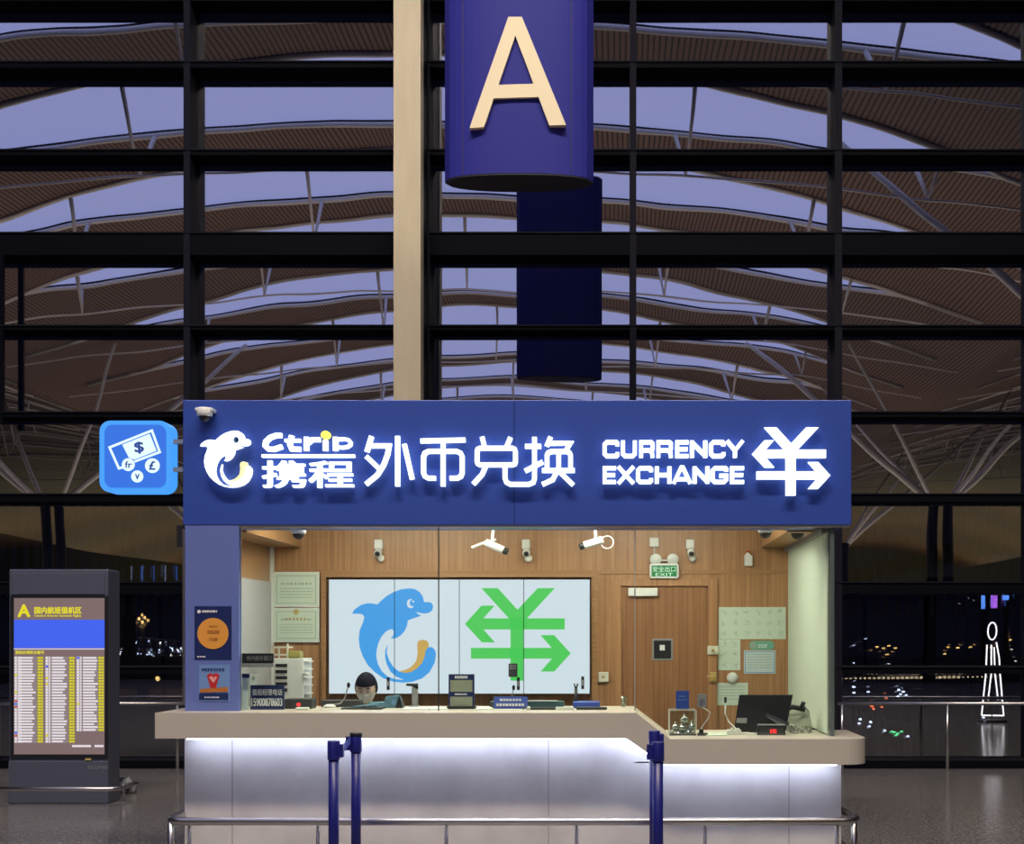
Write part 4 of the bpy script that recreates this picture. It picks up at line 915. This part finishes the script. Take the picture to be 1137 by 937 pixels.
# ------------------------------------------------------------ inner desk and chair
th = thing('inner_desk', (-.7, 10.2, 0), 'pale staff desk running behind the front counter inside the booth', 'desk')
mb = MB(); mb.bev(lx+.02, 1.4, 9.99, 10.35, .72, .75, .005); mb.build('desk_top', 'counter', th)
for px in (-2.8, -.9, 1.2):
    mb = MB(); mb.box(px, px+.04, 10.0, 10.33, .05, .72); mb.build('leg', 'grey', th)
mb = MB(); mb.bev(lx+.02, X(345, 10.6), 10.36, 11.0, .72, .75, .005); mb.build('side_top', 'counter', th)

# ------------------------------------------------------------ the clerk
HX = X(401, 10.25)
def skin_body(name, verts, edges_, radii, mt, parent=None, sub=2):
    me = bpy.data.meshes.new(name); me.from_pydata([Vector(v) for v in verts], edges_, []); o = bpy.data.objects.new(name, me); COL.objects.link(o)
    md = o.modifiers.new('skin', 'SKIN')
    if not me.skin_vertices: me.skin_vertices.new()
    for i, r in enumerate(radii):
        me.skin_vertices[0].data[i].radius = (r, r) if not isinstance(r, tuple) else r
    me.skin_vertices[0].data[0].use_root = True
    sd = o.modifiers.new('sub', 'SUBSURF'); sd.levels = sub; sd.render_levels = sub
    bpy.context.view_layer.update(); dg = bpy.context.evaluated_depsgraph_get()
    m2 = bpy.data.meshes.new_from_object(o.evaluated_get(dg)); bpy.data.objects.remove(o)
    for p_ in m2.polygons: p_.use_smooth = True
    m2.materials.clear(); m2.materials.append(M[mt])
    o = bpy.data.objects.new(name, m2); COL.objects.link(o)
    if parent: o.parent = parent; o.location = -parent.location
    return o
per = thing('person', (HX, 10.6, .05), 'masked clerk with dark hair seated behind the counter, head bowed', 'person')
y0 = 10.62
ph = {'v': [], 'e': [], 'r': []}
def V(x_, y_, z_, r, par=None):
    ph['v'].append((HX+x_, y_, z_)); ph['r'].append(r); i = len(ph['v'])-1
    if par is not None: ph['e'].append((par, i))
    return i
pel = V(0, y0+.05, .48, (.15, .11)); wa = V(0, y0+.03, .64, (.13, .095), pel); che = V(0, y0-.02, .84, (.15, .10), wa); sh = V(0, y0-.06, .98, (.10, .075), che)
nk = V(0, y0-.10, 1.06, .05, sh); hd0 = V(0, y0-.13, 1.12, .045, nk)
hands = []
for s_ in (-1, 1):
    a = V(s_*.15, y0-.05, .955, .062, sh); b = V(s_*.22, y0-.10, .72+.09, .045, a); b2 = V(s_*.20, y0-.20, .79, .038, b); c = V(s_*.13, y0-.36, .785, .027, b2); c2 = V(s_*.11, y0-.41, .782, (.035, .016), c)
    for q, fx in enumerate((-.026, -.009, .009, .026)):
        f0 = V(s_*.11+fx, y0-.45, .785, .0085, c2); f1 = V(s_*.11+fx*1.15, y0-.48+(.006 if q in (0, 3) else 0), .783, .008, f0); V(s_*.11+fx*1.2, y0-.505+(.012 if q in (0, 3) else 0), .768, .007, f1)
    t0 = V(s_*.11-s_*.045, y0-.42, .780, .009, c2); V(s_*.11-s_*.058, y0-.45, .772, .008, t0)
    h = V(s_*.09, y0-.02, .50, .085, pel); k = V(s_*.13, y0-.40, .53, .06, h); an = V(s_*.13, y0-.36, .14, .04, k); V(s_*.13, y0-.50, .085, (.04, .03), an)
body = skin_body('body', ph['v'], ph['e'], ph['r'], 'skin', per)
# garments: torso and sleeves as a slightly fuller surface ending at wrists and neck
g = {'v': [], 'e': [], 'r': []}; ph_old = ph; ph = g
pel = V(0, y0+.05, .47, (.165, .125)); wa = V(0, y0+.03, .64, (.15, .115), pel); che = V(0, y0-.02, .84, (.17, .12), wa); sh = V(0, y0-.06, .985, (.115, .09), che); V(0, y0-.085, 1.02, (.07, .06), sh)
for s_ in (-1, 1):
    a = V(s_*.155, y0-.05, .955, .078, sh); b = V(s_*.22, y0-.10, .81, .06, a); b2 = V(s_*.20, y0-.20, .793, .052, b); V(s_*.135, y0-.34, .79, .04, b2)
    h = V(s_*.09, y0-.02, .50, .10, pel); k = V(s_*.13, y0-.41, .53, .075, h); V(s_*.13, y0-.36, .16, .055, k)
skin_body('uniform', g['v'], g['e'], g['r'], 'uniform', per)
# head (bowed), from an ellipsoid shaped with jaw
hc = Vector((HX, y0-.155, 1.235))
def headpt(th_, ph_, k=1.0):
    x_ = math.sin(ph_)*math.sin(th_)*.080; y_ = -math.sin(ph_)*math.cos(th_)*.092; z_ = math.cos(ph_)*.115
    if z_ < 0: x_ *= 1-.24*(-z_/.115)**1.6; y_ = y_*(1-.18*(-z_/.115)) - .010*(-z_/.115)
    return Vector((x_, y_, z_))*k
ROT = Matrix.Rotation(math.radians(16), 3, 'X')
def shell(k, keep, bump=None):
    n1, n2 = 36, 28; vs = []; fs = []
    for j in range(n2+1):
        for i in range(n1):
            a = 2*math.pi*i/n1; b = max(1e-3, math.pi*j/n2*.999); q = headpt(a, b, k)
            if bump: q = bump(q, a, b)
            vs.append(hc+ROT@q)
    for j in range(n2):
        for i in range(n1):
            a = 2*math.pi*(i+.5)/n1; b = math.pi*(j+.5)/n2
            if keep(((a+math.pi) % (2*math.pi))-math.pi, b): fs.append([j*n1+i, j*n1+(i+1) % n1, (j+1)*n1+(i+1) % n1, (j+1)*n1+i])
    return vs, fs
def facebump(q, a, b):
    a = ((a+math.pi) % (2*math.pi))-math.pi
    q = q.copy(); nose = math.exp(-(a/.16)**2-((b-1.80)/.17)**2); q.y -= .020*nose
    for s_ in (-1, 1): q.y += .007*math.exp(-((a-s_*.42)/.2)**2-((b-1.50)/.13)**2)
    return q
mb = MB(); v_, f_ = shell(1.0, lambda a, b: True, facebump); mb.add(v_, f_, 0, True)
for s_ in (-1, 1):
    mb.ball(hc+ROT@Vector((s_*.080, .008, -.005)), .03, 12, 0, (.25, .55, .95))
# merge into body so it stays one surface object
hd = mb.build('head', 'skin', per)
mb = MB(); v_, f_ = shell(1.0, lambda a, b: abs(a) < 1.25 and 1.66 < b < 2.75, lambda q, a, b: Vector((q.x*1.05, q.y*1.06-.020*math.exp(-((((a+math.pi) % (2*math.pi))-math.pi)/.3)**2-((b-1.95)/.35)**2), q.z*1.03))); mb.add(v_, f_, 0, True)
for s_ in (-1, 1): mb.tube([hc+ROT@Vector((s_*.068, -.045, -.02)), hc+ROT@Vector((s_*.078, .0, -.0)), hc+ROT@Vector((s_*.078, .018, -.012))], .002, 5)
mb.build('face_mask', 'mask', hd)
mb = MB(); v_, f_ = shell(1.0, lambda a, b: b < 1.12 or (abs(a) > 1.2 and b < 1.75) or (abs(a) > 2.0 and b < 2.6), lambda q, a, b: q*1.10+Vector((0, .004, .004))); mb.add(v_, f_, 0, True)
v2, f2 = shell(1.0, lambda a, b: abs(a) < 1.3 and 1.05 < b < 1.26, lambda q, a, b: q*1.07); mb.add(v2, f2, 0, True)
mb.ball(hc+ROT@Vector((0, .105, .0)), .04, 12); mb.build('hair', 'hair', hd)
for s_ in (-1, 1):
    mb = MB(); mb.ball(hc+ROT@Vector((s_*.029, -.081, .006)), .011, 10, 0, (1.2, .6, .5)); mb.ball(hc+ROT@Vector((s_*.029, -.087, .006)), .005, 8, 1); mb.tube([hc+ROT@Vector((s_*.045, -.078, .024)), hc+ROT@Vector((s_*.03, -.087, .029)), hc+ROT@Vector((s_*.015, -.088, .025))], .003, 5, 1); mb.build('eye', ['whiteprint', 'dark'], hd)
mb = MB(); mb.tube([Vector((HX+.058*math.cos(t*math.pi/8), y0-.095+.055*math.sin(t*math.pi/8), 1.055)) for t in range(16)], .02, 8, closed=True); mb.build('scarf', 'scarf', per)
ch = thing('office_chair', (HX, 10.75, .05), 'black office chair the clerk sits on behind the counter', 'chair')
mb = MB(); mb.bev(HX-.24, HX+.24, 10.45, 10.93, .36, .42, .02); mb.build('seat', 'dark', ch)
mb = MB(); mb.bev(HX-.2, HX+.2, 10.9, 10.96, .5, .95, .02); mb.box(HX-.03, HX+.03, 10.92, 10.95, .38, .52); mb.build('backrest', 'dark', ch)
mb = MB(); mb.tube([(HX, 10.7, .1), (HX, 10.7, .37)], .025, 10)
for i in range(5):
    t = i*2*math.pi/5; mb.tube([(HX, 10.7, .12), (HX+.25*math.cos(t), 10.7+.25*math.sin(t), .10)], .016, 6)
mb.build('pedestal', 'darkgrey', ch)
for i in range(5):
    t = i*2*math.pi/5; mb = MB(); mb.ball((HX+.25*math.cos(t), 10.7+.25*math.sin(t), .078), .028, 10); mb.build('caster', 'dark', ch)

# ------------------------------------------------------------ icon sign on the fascia's side
D = DB+.02
ic = thing('projecting_sign', P(150, 546, D), 'glowing blue rounded square sign with banknote and coin symbols beside the fascia', 'sign')
mb = MB(); mb.poly(rrect(110.5, 189, 467, 546.5, 12, 8), D, .16); mb.build('light_box', 'icon_edge', ic)
mb = MB(); mb.poly(rrect(116, 184.5, 471.5, 541.5, 9, 8), D-.004, .003); mb.build('sign_face', 'icon_blue', ic)
k8 = lambda a: (100+a[0]/8.927, 455+a[1]/8.927)
mb = MB()
mb.stroke([k8(q) for q in [(320, 570), (285, 580), (192, 372), (612, 205), (690, 418), (440, 512)]], 2.6, D-.007, .003)
mb.poly([k8(q) for q in [(318, 345), (590, 237), (658, 405), (440, 492), (385, 475)]], D-.007, .003)
for cx, cy, r in ((378, 543, 64), (617, 553, 73), (467, 660, 60)): mb.poly([k8(q) for q in ell(cx, cy, r, r, 28)], D-.010, .003)
mb.build('banknote_symbol', 'icon_white', ic)
mb = MB()
text_into(mb, '$', 100+438/8.927, 100+532/8.927, 455+315/8.927, 455+435/8.927, D-.013, .002, 0, .03, -.1)
text_into(mb, 'fr', 100+345/8.927, 100+415/8.927, 455+510/8.927, 455+575/8.927, D-.013, .002, 0, .02)
text_into(mb, '£', 100+585/8.927, 100+645/8.927, 455+508/8.927, 455+595/8.927, D-.013, .002, 0, .03)
text_into(mb, 'v', 100+445/8.927, 100+490/8.927, 455+635/8.927, 455+690/8.927, D-.013, .002, 0, .02)
mb.build('lettering', 'icon_navy', ic)
for py in (490.5, 521.5):
    mb = MB(); a = P(189, py, D+.08); mb.box(a.x, fx0, D+.06, D+.10, a.z-.015, a.z+.015); mb.build('bracket', 'grey', ic)

# ------------------------------------------------------------ information kiosk
D = 13.2
kx0, kx1 = X(10, D), X(120, D)
kk = thing('information_totem', ((kx0+kx1)/2, D+.17, 0), 'tall slate blue totem with a backlit check-in board', 'totem')
mb = MB(); mb.bev(kx0, kx1, D, D+.32, .0, Z(632, D), .012); mb.build('cabinet', 'kiosk', kk)
mb = MB(); mb.bev(kx0+.03, kx1-.03, D-.012, D+.005, Z(660, D), Z(636, D), .004); mb.build('header_plate', 'kiosk', kk)
mb = MB(); mb.bev(kx0-.004, kx1+.004, D-.006, D+.06, Z(892, D)+.001, Z(845, D), .006); mb.build('plinth_plate', 'kiosk', kk)
mb = MB(); mb.poly([(11.5, 661.5), (119.5, 661.5), (119.5, 842), (11.5, 842)], D-.012, .012); mb.build('screen_frame', 'dark', kk)
mb = MB(); D2 = D-.016
R_ = lambda x0, x1_, y0_, y1_, d, mi: mb.poly([(x0, y0_), (x1_, y0_), (x1_, y1_), (x0, y1_)], D2-d, .001, mi)
R_(15.5, 116, 664, 837.5, 0, 0); R_(15.5, 116, 688, 719.5, .002, 1); R_(15.5, 116, 720, 721, .002, 3)
K = lambda a: (a[0]/3.407, 625+a[1]/3.407)
cols = [(16, 48.5), (50.5, 83.5), (85, 116)]
for ci, (ca, cb_) in enumerate(cols):
    nr = 30 if ci < 2 else 26
    for r in range(nr):
        ya = 729+r*3.2; R_(ca, ca+8 if ci == 0 else ca+5.5, ya, ya+2.7, .002, 3)
        if random.random() < .12: R_(ca+.3, ca+3, ya+.2, ya+2.5, .0035, random.choice([5, 6, 2]))
        R_(ca+8.3 if ci == 0 else ca+6, ca+(25 if ci < 2 else 24), ya, ya+2.7, .002, 4); R_(ca+7, ca+7+random.uniform(12, 17), ya+.3, ya+2.4, .0035, 3)
        R_(cb_-7.2, cb_-.4, ya, ya+2.8, .002, 7)
        R_(cb_-6.2, cb_-3.9, ya+.6, ya+2.2, .0035, 2); R_(cb_-3, cb_-1.2, ya+.6, ya+2.2, .0035, 2)
        R_(ca+2.8, ca+4, ya+.5, ya+2.2, .0035, 4)
text_into(mb, 'A', 19.5, 33.5, 671, 685, D2-.003, .001, 2, .04)
text_into(mb, '国内航班值机区', 38, 90.5, 673.5, 681.5, D2-.003, .001, 2, .03)
text_into(mb, 'Check-in Area for Domestic Flights', 38, 90, 682.3, 685.3, D2-.003, .001, 2, .02)
text_into(mb, '登机办理柜台编号', 17, 49, 722.3, 726.2, D2-.003, .001, 2, .02)
marks(mb, 80, 101, 827, 829.5, 1, D2-.003, 3, 1, (.1, .2)); marks(mb, 105, 115, 827, 829.5, 1, D2-.003, 3, 1, (.1, .3))
mb.build('lit_board', ['k_back', 'k_blue', 'k_yellow', 'k_white', 'k_grey', 'k_red', 'k_blue', 'k_olive'], kk, 'backlit board with yellow heading, blue band and three dense columns')
mb = MB(); text_into(mb, 'T2-LP703', 97, 119.5, 850.3, 853.8, D-.009, .002, 0, .01); mb.build('lettering', 'grey', kk)
mb = MB(); mb.box(X(95, D), X(102, D), D-.014, D, Z(844, D), Z(841.8, D)); mb.build('status_plate', 'gold_ink', kk)
rl = thing('bumper_rail', (X(60, 12.95), 12.95, 0), 'short steel bumper rail across the foot of the slate blue totem', 'rail')
mb = MB(); D = 12.95; zr2 = Z(876, D); mb.tube([(X(-60, D), D, zr2), (X(122, D), D, zr2), (X(131, D), D+.05, zr2), (X(131, D), D+.5, zr2)], .022, 10); mb.build('tube', 'steel', rl)
mb = MB()
for px in (5, 131): mb.tube([(X(px, D+.3), D+.45 if px > 100 else D+.1, 0), (X(px, D+.3), D+.45 if px > 100 else D+.1, zr2)], .016, 8)
mb.tube([(X(5, D+.3), D, zr2), (X(5, D+.3), D+.11, zr2)], .016, 8)
mb.build('post', 'steel', rl)
# floor polisher / cart peeking out behind the totem
th = thing('luggage_cart', (X(140, 14), 14.1, 0), 'dark cart with a pale grey roller peeking from behind the totem', 'cart')
D = 14.0
mb = MB(); mb.bev(X(120, D), X(137, D), D, D+.3, .08, Z(866, D), .03); mb.build('body', 'dark', th)
mb = MB(); mb.tube([P(133, 875, D), P(146, 866, D)], .05, 12); mb.build('roller', 'grey', th)
for px in (136, 144): mb = MB(); mb.lathe([(.045, 0), (.045, .04)], (X(px, D), D+.05, .05), (1, 0, 0), 14); mb.build('wheel', 'grey', th)
mb = MB(); mb.tube([(X(130, D), D+.05, .13), (X(144, D), D+.05, .06)], .015, 6); mb.build('axle', 'dark', th)

# ------------------------------------------------------------ guard rail in front of the facade
def guard(x0, x1, posts, label):
    D = 16.3; th = thing('guard_rail', (X((x0+x1)/2, D), D, 0), label, 'railing', 'steel guard rails along the glass wall')
    zz = Z(781, D); mb = MB(); mb.tube([(X(x0, D), D, zz), (X(x1, D), D, zz)], .022, 8); mb.build('handrail', 'steel', th)
    for px in posts: mb = MB(); mb.tube([(X(px, D), D, 0), (X(px, D), D, zz)], .018, 8); mb.build('post', 'steel', th)
guard(930, 1400, (935, 1052, 1175, 1300), 'thin steel guard rail before the dark glass on the monitor side of the booth')
guard(-120, 240, (-60, 80, 197), 'thin steel guard rail before the dark glass between totem and booth')

# ------------------------------------------------------------ lit figure in the hall, seen mirrored in the glass
th = thing('light_sculpture', (7.3, 8.0, 0), 'white neon outline standing in the hall, mirrored in the dark glass', 'light')
M['neon'] = E('white_neon', (1, .95, .92), 3.2)
mb = MB(); f8 = lambda a, b: (7.3+a*.72, 8.0, b)
mb.tube([f8(.12*math.cos(t*math.pi/8), 1.72+.17*math.sin(t*math.pi/8)) for t in range(16)], .014, 6, closed=True)
for pts in ([(-.14, 1.45), (-.17, .9), (-.28, .12)], [(.12, 1.5), (.2, 1.2), (.22, .9), (.34, .12)], [(-.02, 1.45), (-.02, .9), (-.1, .4)], [(.06, 1.4), (.08, .9), (.18, .4)], [(-.28, .12), (.34, .12)]): mb.tube([f8(*q) for q in pts], .014, 6)
mb.build('neon_tube', 'neon', th)
mb = MB(); mb.lathe([(.3, 0), (.3, .04), (.05, .06)], (7.3, 8.0, 0), n_=20); mb.tube([f8(0, .05), f8(0, .14)], .02, 6); mb.build('base', 'darkgrey', th)

# ------------------------------------------------------------ outdoors at night
def lampmat(nm, c, s): M[nm] = E(nm, c, s); return nm
lampmat('ropebulb', (1, .72, .35), 7); lampmat('amber', (1, .55, .15), 16); lampmat('warmwhite', (1, .85, .6), 16); lampmat('coolwhite', (.9, .95, 1), 14); lampmat('greenlamp', (.15, 1, .3), 12); lampmat('redlamp', (1, .18, .05), 14); lampmat('bluelamp', (.15, .4, 1), 10); lampmat('purplelamp', (.7, .2, 1), 7)
def street(px, py, D, mt, label, group, r=1.0):
    a = P(px, py, D); th = thing('street_lamp', (a.x, a.y, -7), label, 'lamp', group)
    k = D/150; mb = MB(); mb.tube([(a.x, a.y+.1, -7), (a.x, a.y+.1, a.z+.1)], .05*k, 6); mb.build('pole', 'frame_steel', th)
    mb = MB(); mb.bev(a.x-.16*k*r, a.x+.16*k*r, a.y-.1, a.y+.1, a.z-.07*k*r, a.z+.07*k*r, .02); mb.build('lamp_head', mt, th)
g1 = 'amber street lamps beyond the glass'
for px, py in ((981, 719.5), (994, 719.5), (985, 726.5), (1029.5, 719.5), (1053, 718.5), (1063.5, 719), (1077.5, 718.5), (1090.5, 718), (1101, 719), (1049, 726), (1121.5, 710.5), (987, 717), (974, 718)):
    street(px, py, 150, 'amber', 'tiny amber street lamp glowing in the night beyond the glass', g1)
for px, py, mt in ((961, 709, 'coolwhite'), (948, 716.5, 'coolwhite'), (1061, 666.5, 'warmwhite'), (1074, 664, 'warmwhite'), (1128, 734, 'warmwhite'), (1123, 721, 'warmwhite'), (987, 737, 'coolwhite'), (948, 736, 'coolwhite')):
    street(px, py, 180, mt, 'tiny white lamp glowing in the night beyond the glass', 'distant white lamps beyond the glass', .7)
# rope of bulbs along an overpass: one string
ov = thing('overpass', P(1010, 760, 90), 'dark overpass parapet edged with a row of small amber bulbs', 'bridge')
mb = MB(); a, b = P(915, 756, 100), P(1100, 753, 60); mb.prism([(a.x, a.y), (b.x, b.y), (b.x, b.y+6), (a.x, a.y+6)], 'z', a.z-1.5, a.z-.12); mb.build('parapet', 'frame_dark', ov)
bx = [(924+i*5.2, 752.6-.0*i) for i in range(36)]
for i, (px, py) in enumerate(bx):
    f = i/35; D = 100-40*f; q = P(px, 753.4-f*2.2, D); s_ = (.07+.045*math.sin(math.pi*min(1, f*1.1)))*(1 if f < .8 else .7)
    mb = MB(); mb.ball(q, s_, 8, 0, (1, 1, .8)); mb.build('bulb', 'ropebulb', ov)
mb = MB()
for i in range(6): q = P(930+i*32, 755, 97-i*7); mb.box(q.x-.5, q.x+.5, q.y, q.y+1, -7, q.z-.5)
mb.build('pier', 'asphalt', ov)
for px, py, mt, lb, gp in [(x_, y_, 'redlamp', 'small orange-red traffic lamp low beyond the glass', 'orange-red lamps low beyond the glass') for x_, y_ in ((924, 784), (932, 784.5), (968, 784), (970, 787), (979, 785), (984, 775), (928, 774))] + \
    [(x_, y_, 'greenlamp', 'small green lamp low beyond the glass', 'green lamps low beyond the glass') for x_, y_ in ((993, 813), (997, 814.5), (1001, 812), (990, 812), (995, 816))] + \
    [(x_, y_, 'coolwhite', 'small white lamp low beyond the glass', 'white lamps low beyond the glass') for x_, y_ in ((954, 803), (967, 801.5), (965, 806.5), (982.5, 811), (955, 798.5), (1008, 817.5), (1092, 796.5), (964, 768), (998, 766), (1003, 768), (1000, 771), (1006, 772), (997, 773), (932, 763), (948, 762.5), (948, 769))]:
    D = 60; q = P(px, py, D); th = thing('ground_lamp', (q.x, q.y, -7), lb, 'lamp', gp)
    mb = MB(); mb.tube([(q.x, q.y, -7), (q.x, q.y, q.z)], .03, 5); mb.build('pole', 'frame_steel', th)
    mb = MB(); mb.ball(q, .055, 8, 0, (1.5, 1, .9)); mb.build('lamp_head', mt, th)
# left side: lit pylon lamp, lattice canopy lights, blue strips
th = thing('floodlight_mast', (P(159, 700, 120).x, 120, -7), 'amber floodlight mast between the totem and the booth, beyond the glass', 'lamp')
q = P(159, 687, 120); mb = MB(); mb.tube([(q.x, 120, -7), (q.x, 120, q.z)], .14, 6); mb.build('mast', 'amber_pole' if 'amber_pole' in M else 'grey', th)
mb = MB()
for dx, dz in ((-.3, 0), (.2, .1), (.5, -.15), (0, .35), (0, -.3)): mb.ball((q.x+dx, 119.8, q.z+dz), .14, 8)
mb.build('lamp_head', 'amber', th)
th = thing('lit_hangar', (P(170, 740, 150).x, 152, -7), 'distant building with a lattice of white lights behind the floodlight mast', 'building')
a, b = P(133, 700, 150), P(208, 730, 150)
mb = MB(); mb.box(a.x, b.x, 150, 158, -7, b.z+.2); mb.build('wall', 'asphalt', th)
mb = MB()
n_ = 8
for i in range(n_):
    xa_ = a.x+(b.x-a.x)*i/n_; xb_ = a.x+(b.x-a.x)*(i+1)/n_; h = a.z+(b.z-a.z)*.35
    mb.tube([(xa_, 150, b.z), ((xa_+xb_)/2, 150, h), (xb_, 150, b.z)], .07, 5)
mb.tube([(a.x, 150, a.z-.6), (b.x, 150, a.z-1.2)], .07, 5); mb.build('lattice', 'rib', th)
for i in range(34):
    mb = MB(); mb.ball((random.uniform(a.x, b.x), 149.5, random.choice([b.z+.4, (a.z+b.z)/2+.2, b.z+.9])+random.uniform(-.25, .25)), random.uniform(.06, .13), 6); mb.build('lamp', 'coolwhite' if i % 4 else 'warmwhite', th)
th = thing('low_building', (P(170, 760, 70).x, 72, -7), 'low dim building with warm lit openings beyond the glass beside the totem', 'building')
a, b = P(131, 760, 70), P(212, 776, 70)
mb = MB(); mb.box(a.x, b.x, 70, 76, -7, a.z); mb.build('wall', mat('dim_tan_wall', (.12, .09, .06), .7), th)
M['dimwarm'] = E('dim_warm_window', (.30, .15, .04), .55)
for p0, p1 in ((132, 144), (147, 152), (166, 180), (184, 206)):
    mb = MB(); q0, q1 = P(p0, 765, 70), P(p1, 775, 70); mb.box(q0.x, q1.x, 69.9, 70, q1.z, q0.z); mb.build('window', 'dimwarm', th)
mb = MB(); mb.ball(P(175, 753.5, 69.5), .13, 8); mb.build('roof_lamp', 'amber', th)
mb = MB(); q = P(175, 755, 69.5); mb.tube([(q.x, 71, a.z), (q.x, 71, q.z), (q.x, 69.5, q.z)], .04, 5); mb.build('lamp_arm', 'grey', th)
th = thing('lit_sign_wall', (P(165, 640, 80).x, 80, -7), 'far frontage with upright blue-white light strips above the floodlight mast', 'building')
a, b = P(128, 628, 80), P(212, 646, 80)
mb = MB(); mb.box(a.x, b.x, 80.2, 84, b.z-.3, a.z+.3); mb.box(a.x, a.x+.5, 81, 82, -7, b.z); mb.box(b.x+1, b.x+1.5, 81, 82, -7, b.z); mb.box(a.x, b.x+1.5, 80.2, 84, a.z+.1, a.z+.3); mb.build('wall', 'frame_dark', th)
for i, px in enumerate((135, 146, 157.5, 159.5, 171, 183.5, 196)):
    mb = MB(); q0, q1 = P(px-1, 628, 80), P(px+1.2, 645, 80); mb.box(q0.x, q1.x, 80.05, 80.2, q1.z, q0.z); mb.build('light_strip', M.setdefault('strip_blue', E('strip_blue', (.08, .25, .8), 2.2)) if i % 2 == 0 else M.setdefault('strip_white', E('strip_white', (.6, .75, 1), 2.0)), th)
# right side: blue and purple screen
th = thing('led_billboard', (P(1108, 680, 90).x, 90, -7), 'distant blue and violet screen high beyond the glass', 'billboard')
mb = MB(); q0, q1 = P(1088, 660, 90), P(1122, 677, 90); mb.box(q0.x, q1.x, 90, 90.5, q1.z, q0.z)
mb.build('screen', 'frame_dark', th)
for p0, p1, y1_, mt in ((1089.5, 1093.5, 676, 'bluelamp'), (1097.5, 1107, 675, 'purplelamp'), (1110, 1112, 675, 'bluelamp'), (1113, 1121, 666, 'bluelamp')):
    mb = MB(); qa, qb = P(p0, 661, 90), P(p1, y1_, 90); mb.box(qa.x, qb.x, 89.9, 90, qb.z, qa.z); mb.build('lit_segment', mt, th)
mb = MB()
for px in (1092, 1118): q = P(px, 677, 90); mb.box(q.x-.15, q.x+.15, 90.1, 90.4, -7, q.z)
mb.build('post', 'frame_steel', th)
# canopy beyond the glass (dark sloping roof edge)
th = thing('forecourt_canopy', (9, 45, -7), 'dark sloping forecourt canopy beyond the glass on the monitor side', 'canopy')
pts = [P(995, 620, 40), P(1140, 578, 40), P(1260, 545, 40), P(1260, 580, 40), P(1140, 608, 40), P(995, 636, 40)]
mb = MB(); mb.add(pts+[q+Vector((0, 8, 0)) for q in pts], [(0, 1, 2, 3, 4, 5), (6, 7, 8, 9, 10, 11)]+[(i, (i+1) % 6, 6+(i+1) % 6, 6+i) for i in range(6)]); mb.build('roof', 'frame_dark', th)
mb = MB()
for q in (P(1030, 634, 41), pts[3]): mb.box(q.x+.0, q.x+.25, 41, 41.5, -7, q.z+.3)
mb.build('post', 'frame_dark', th)
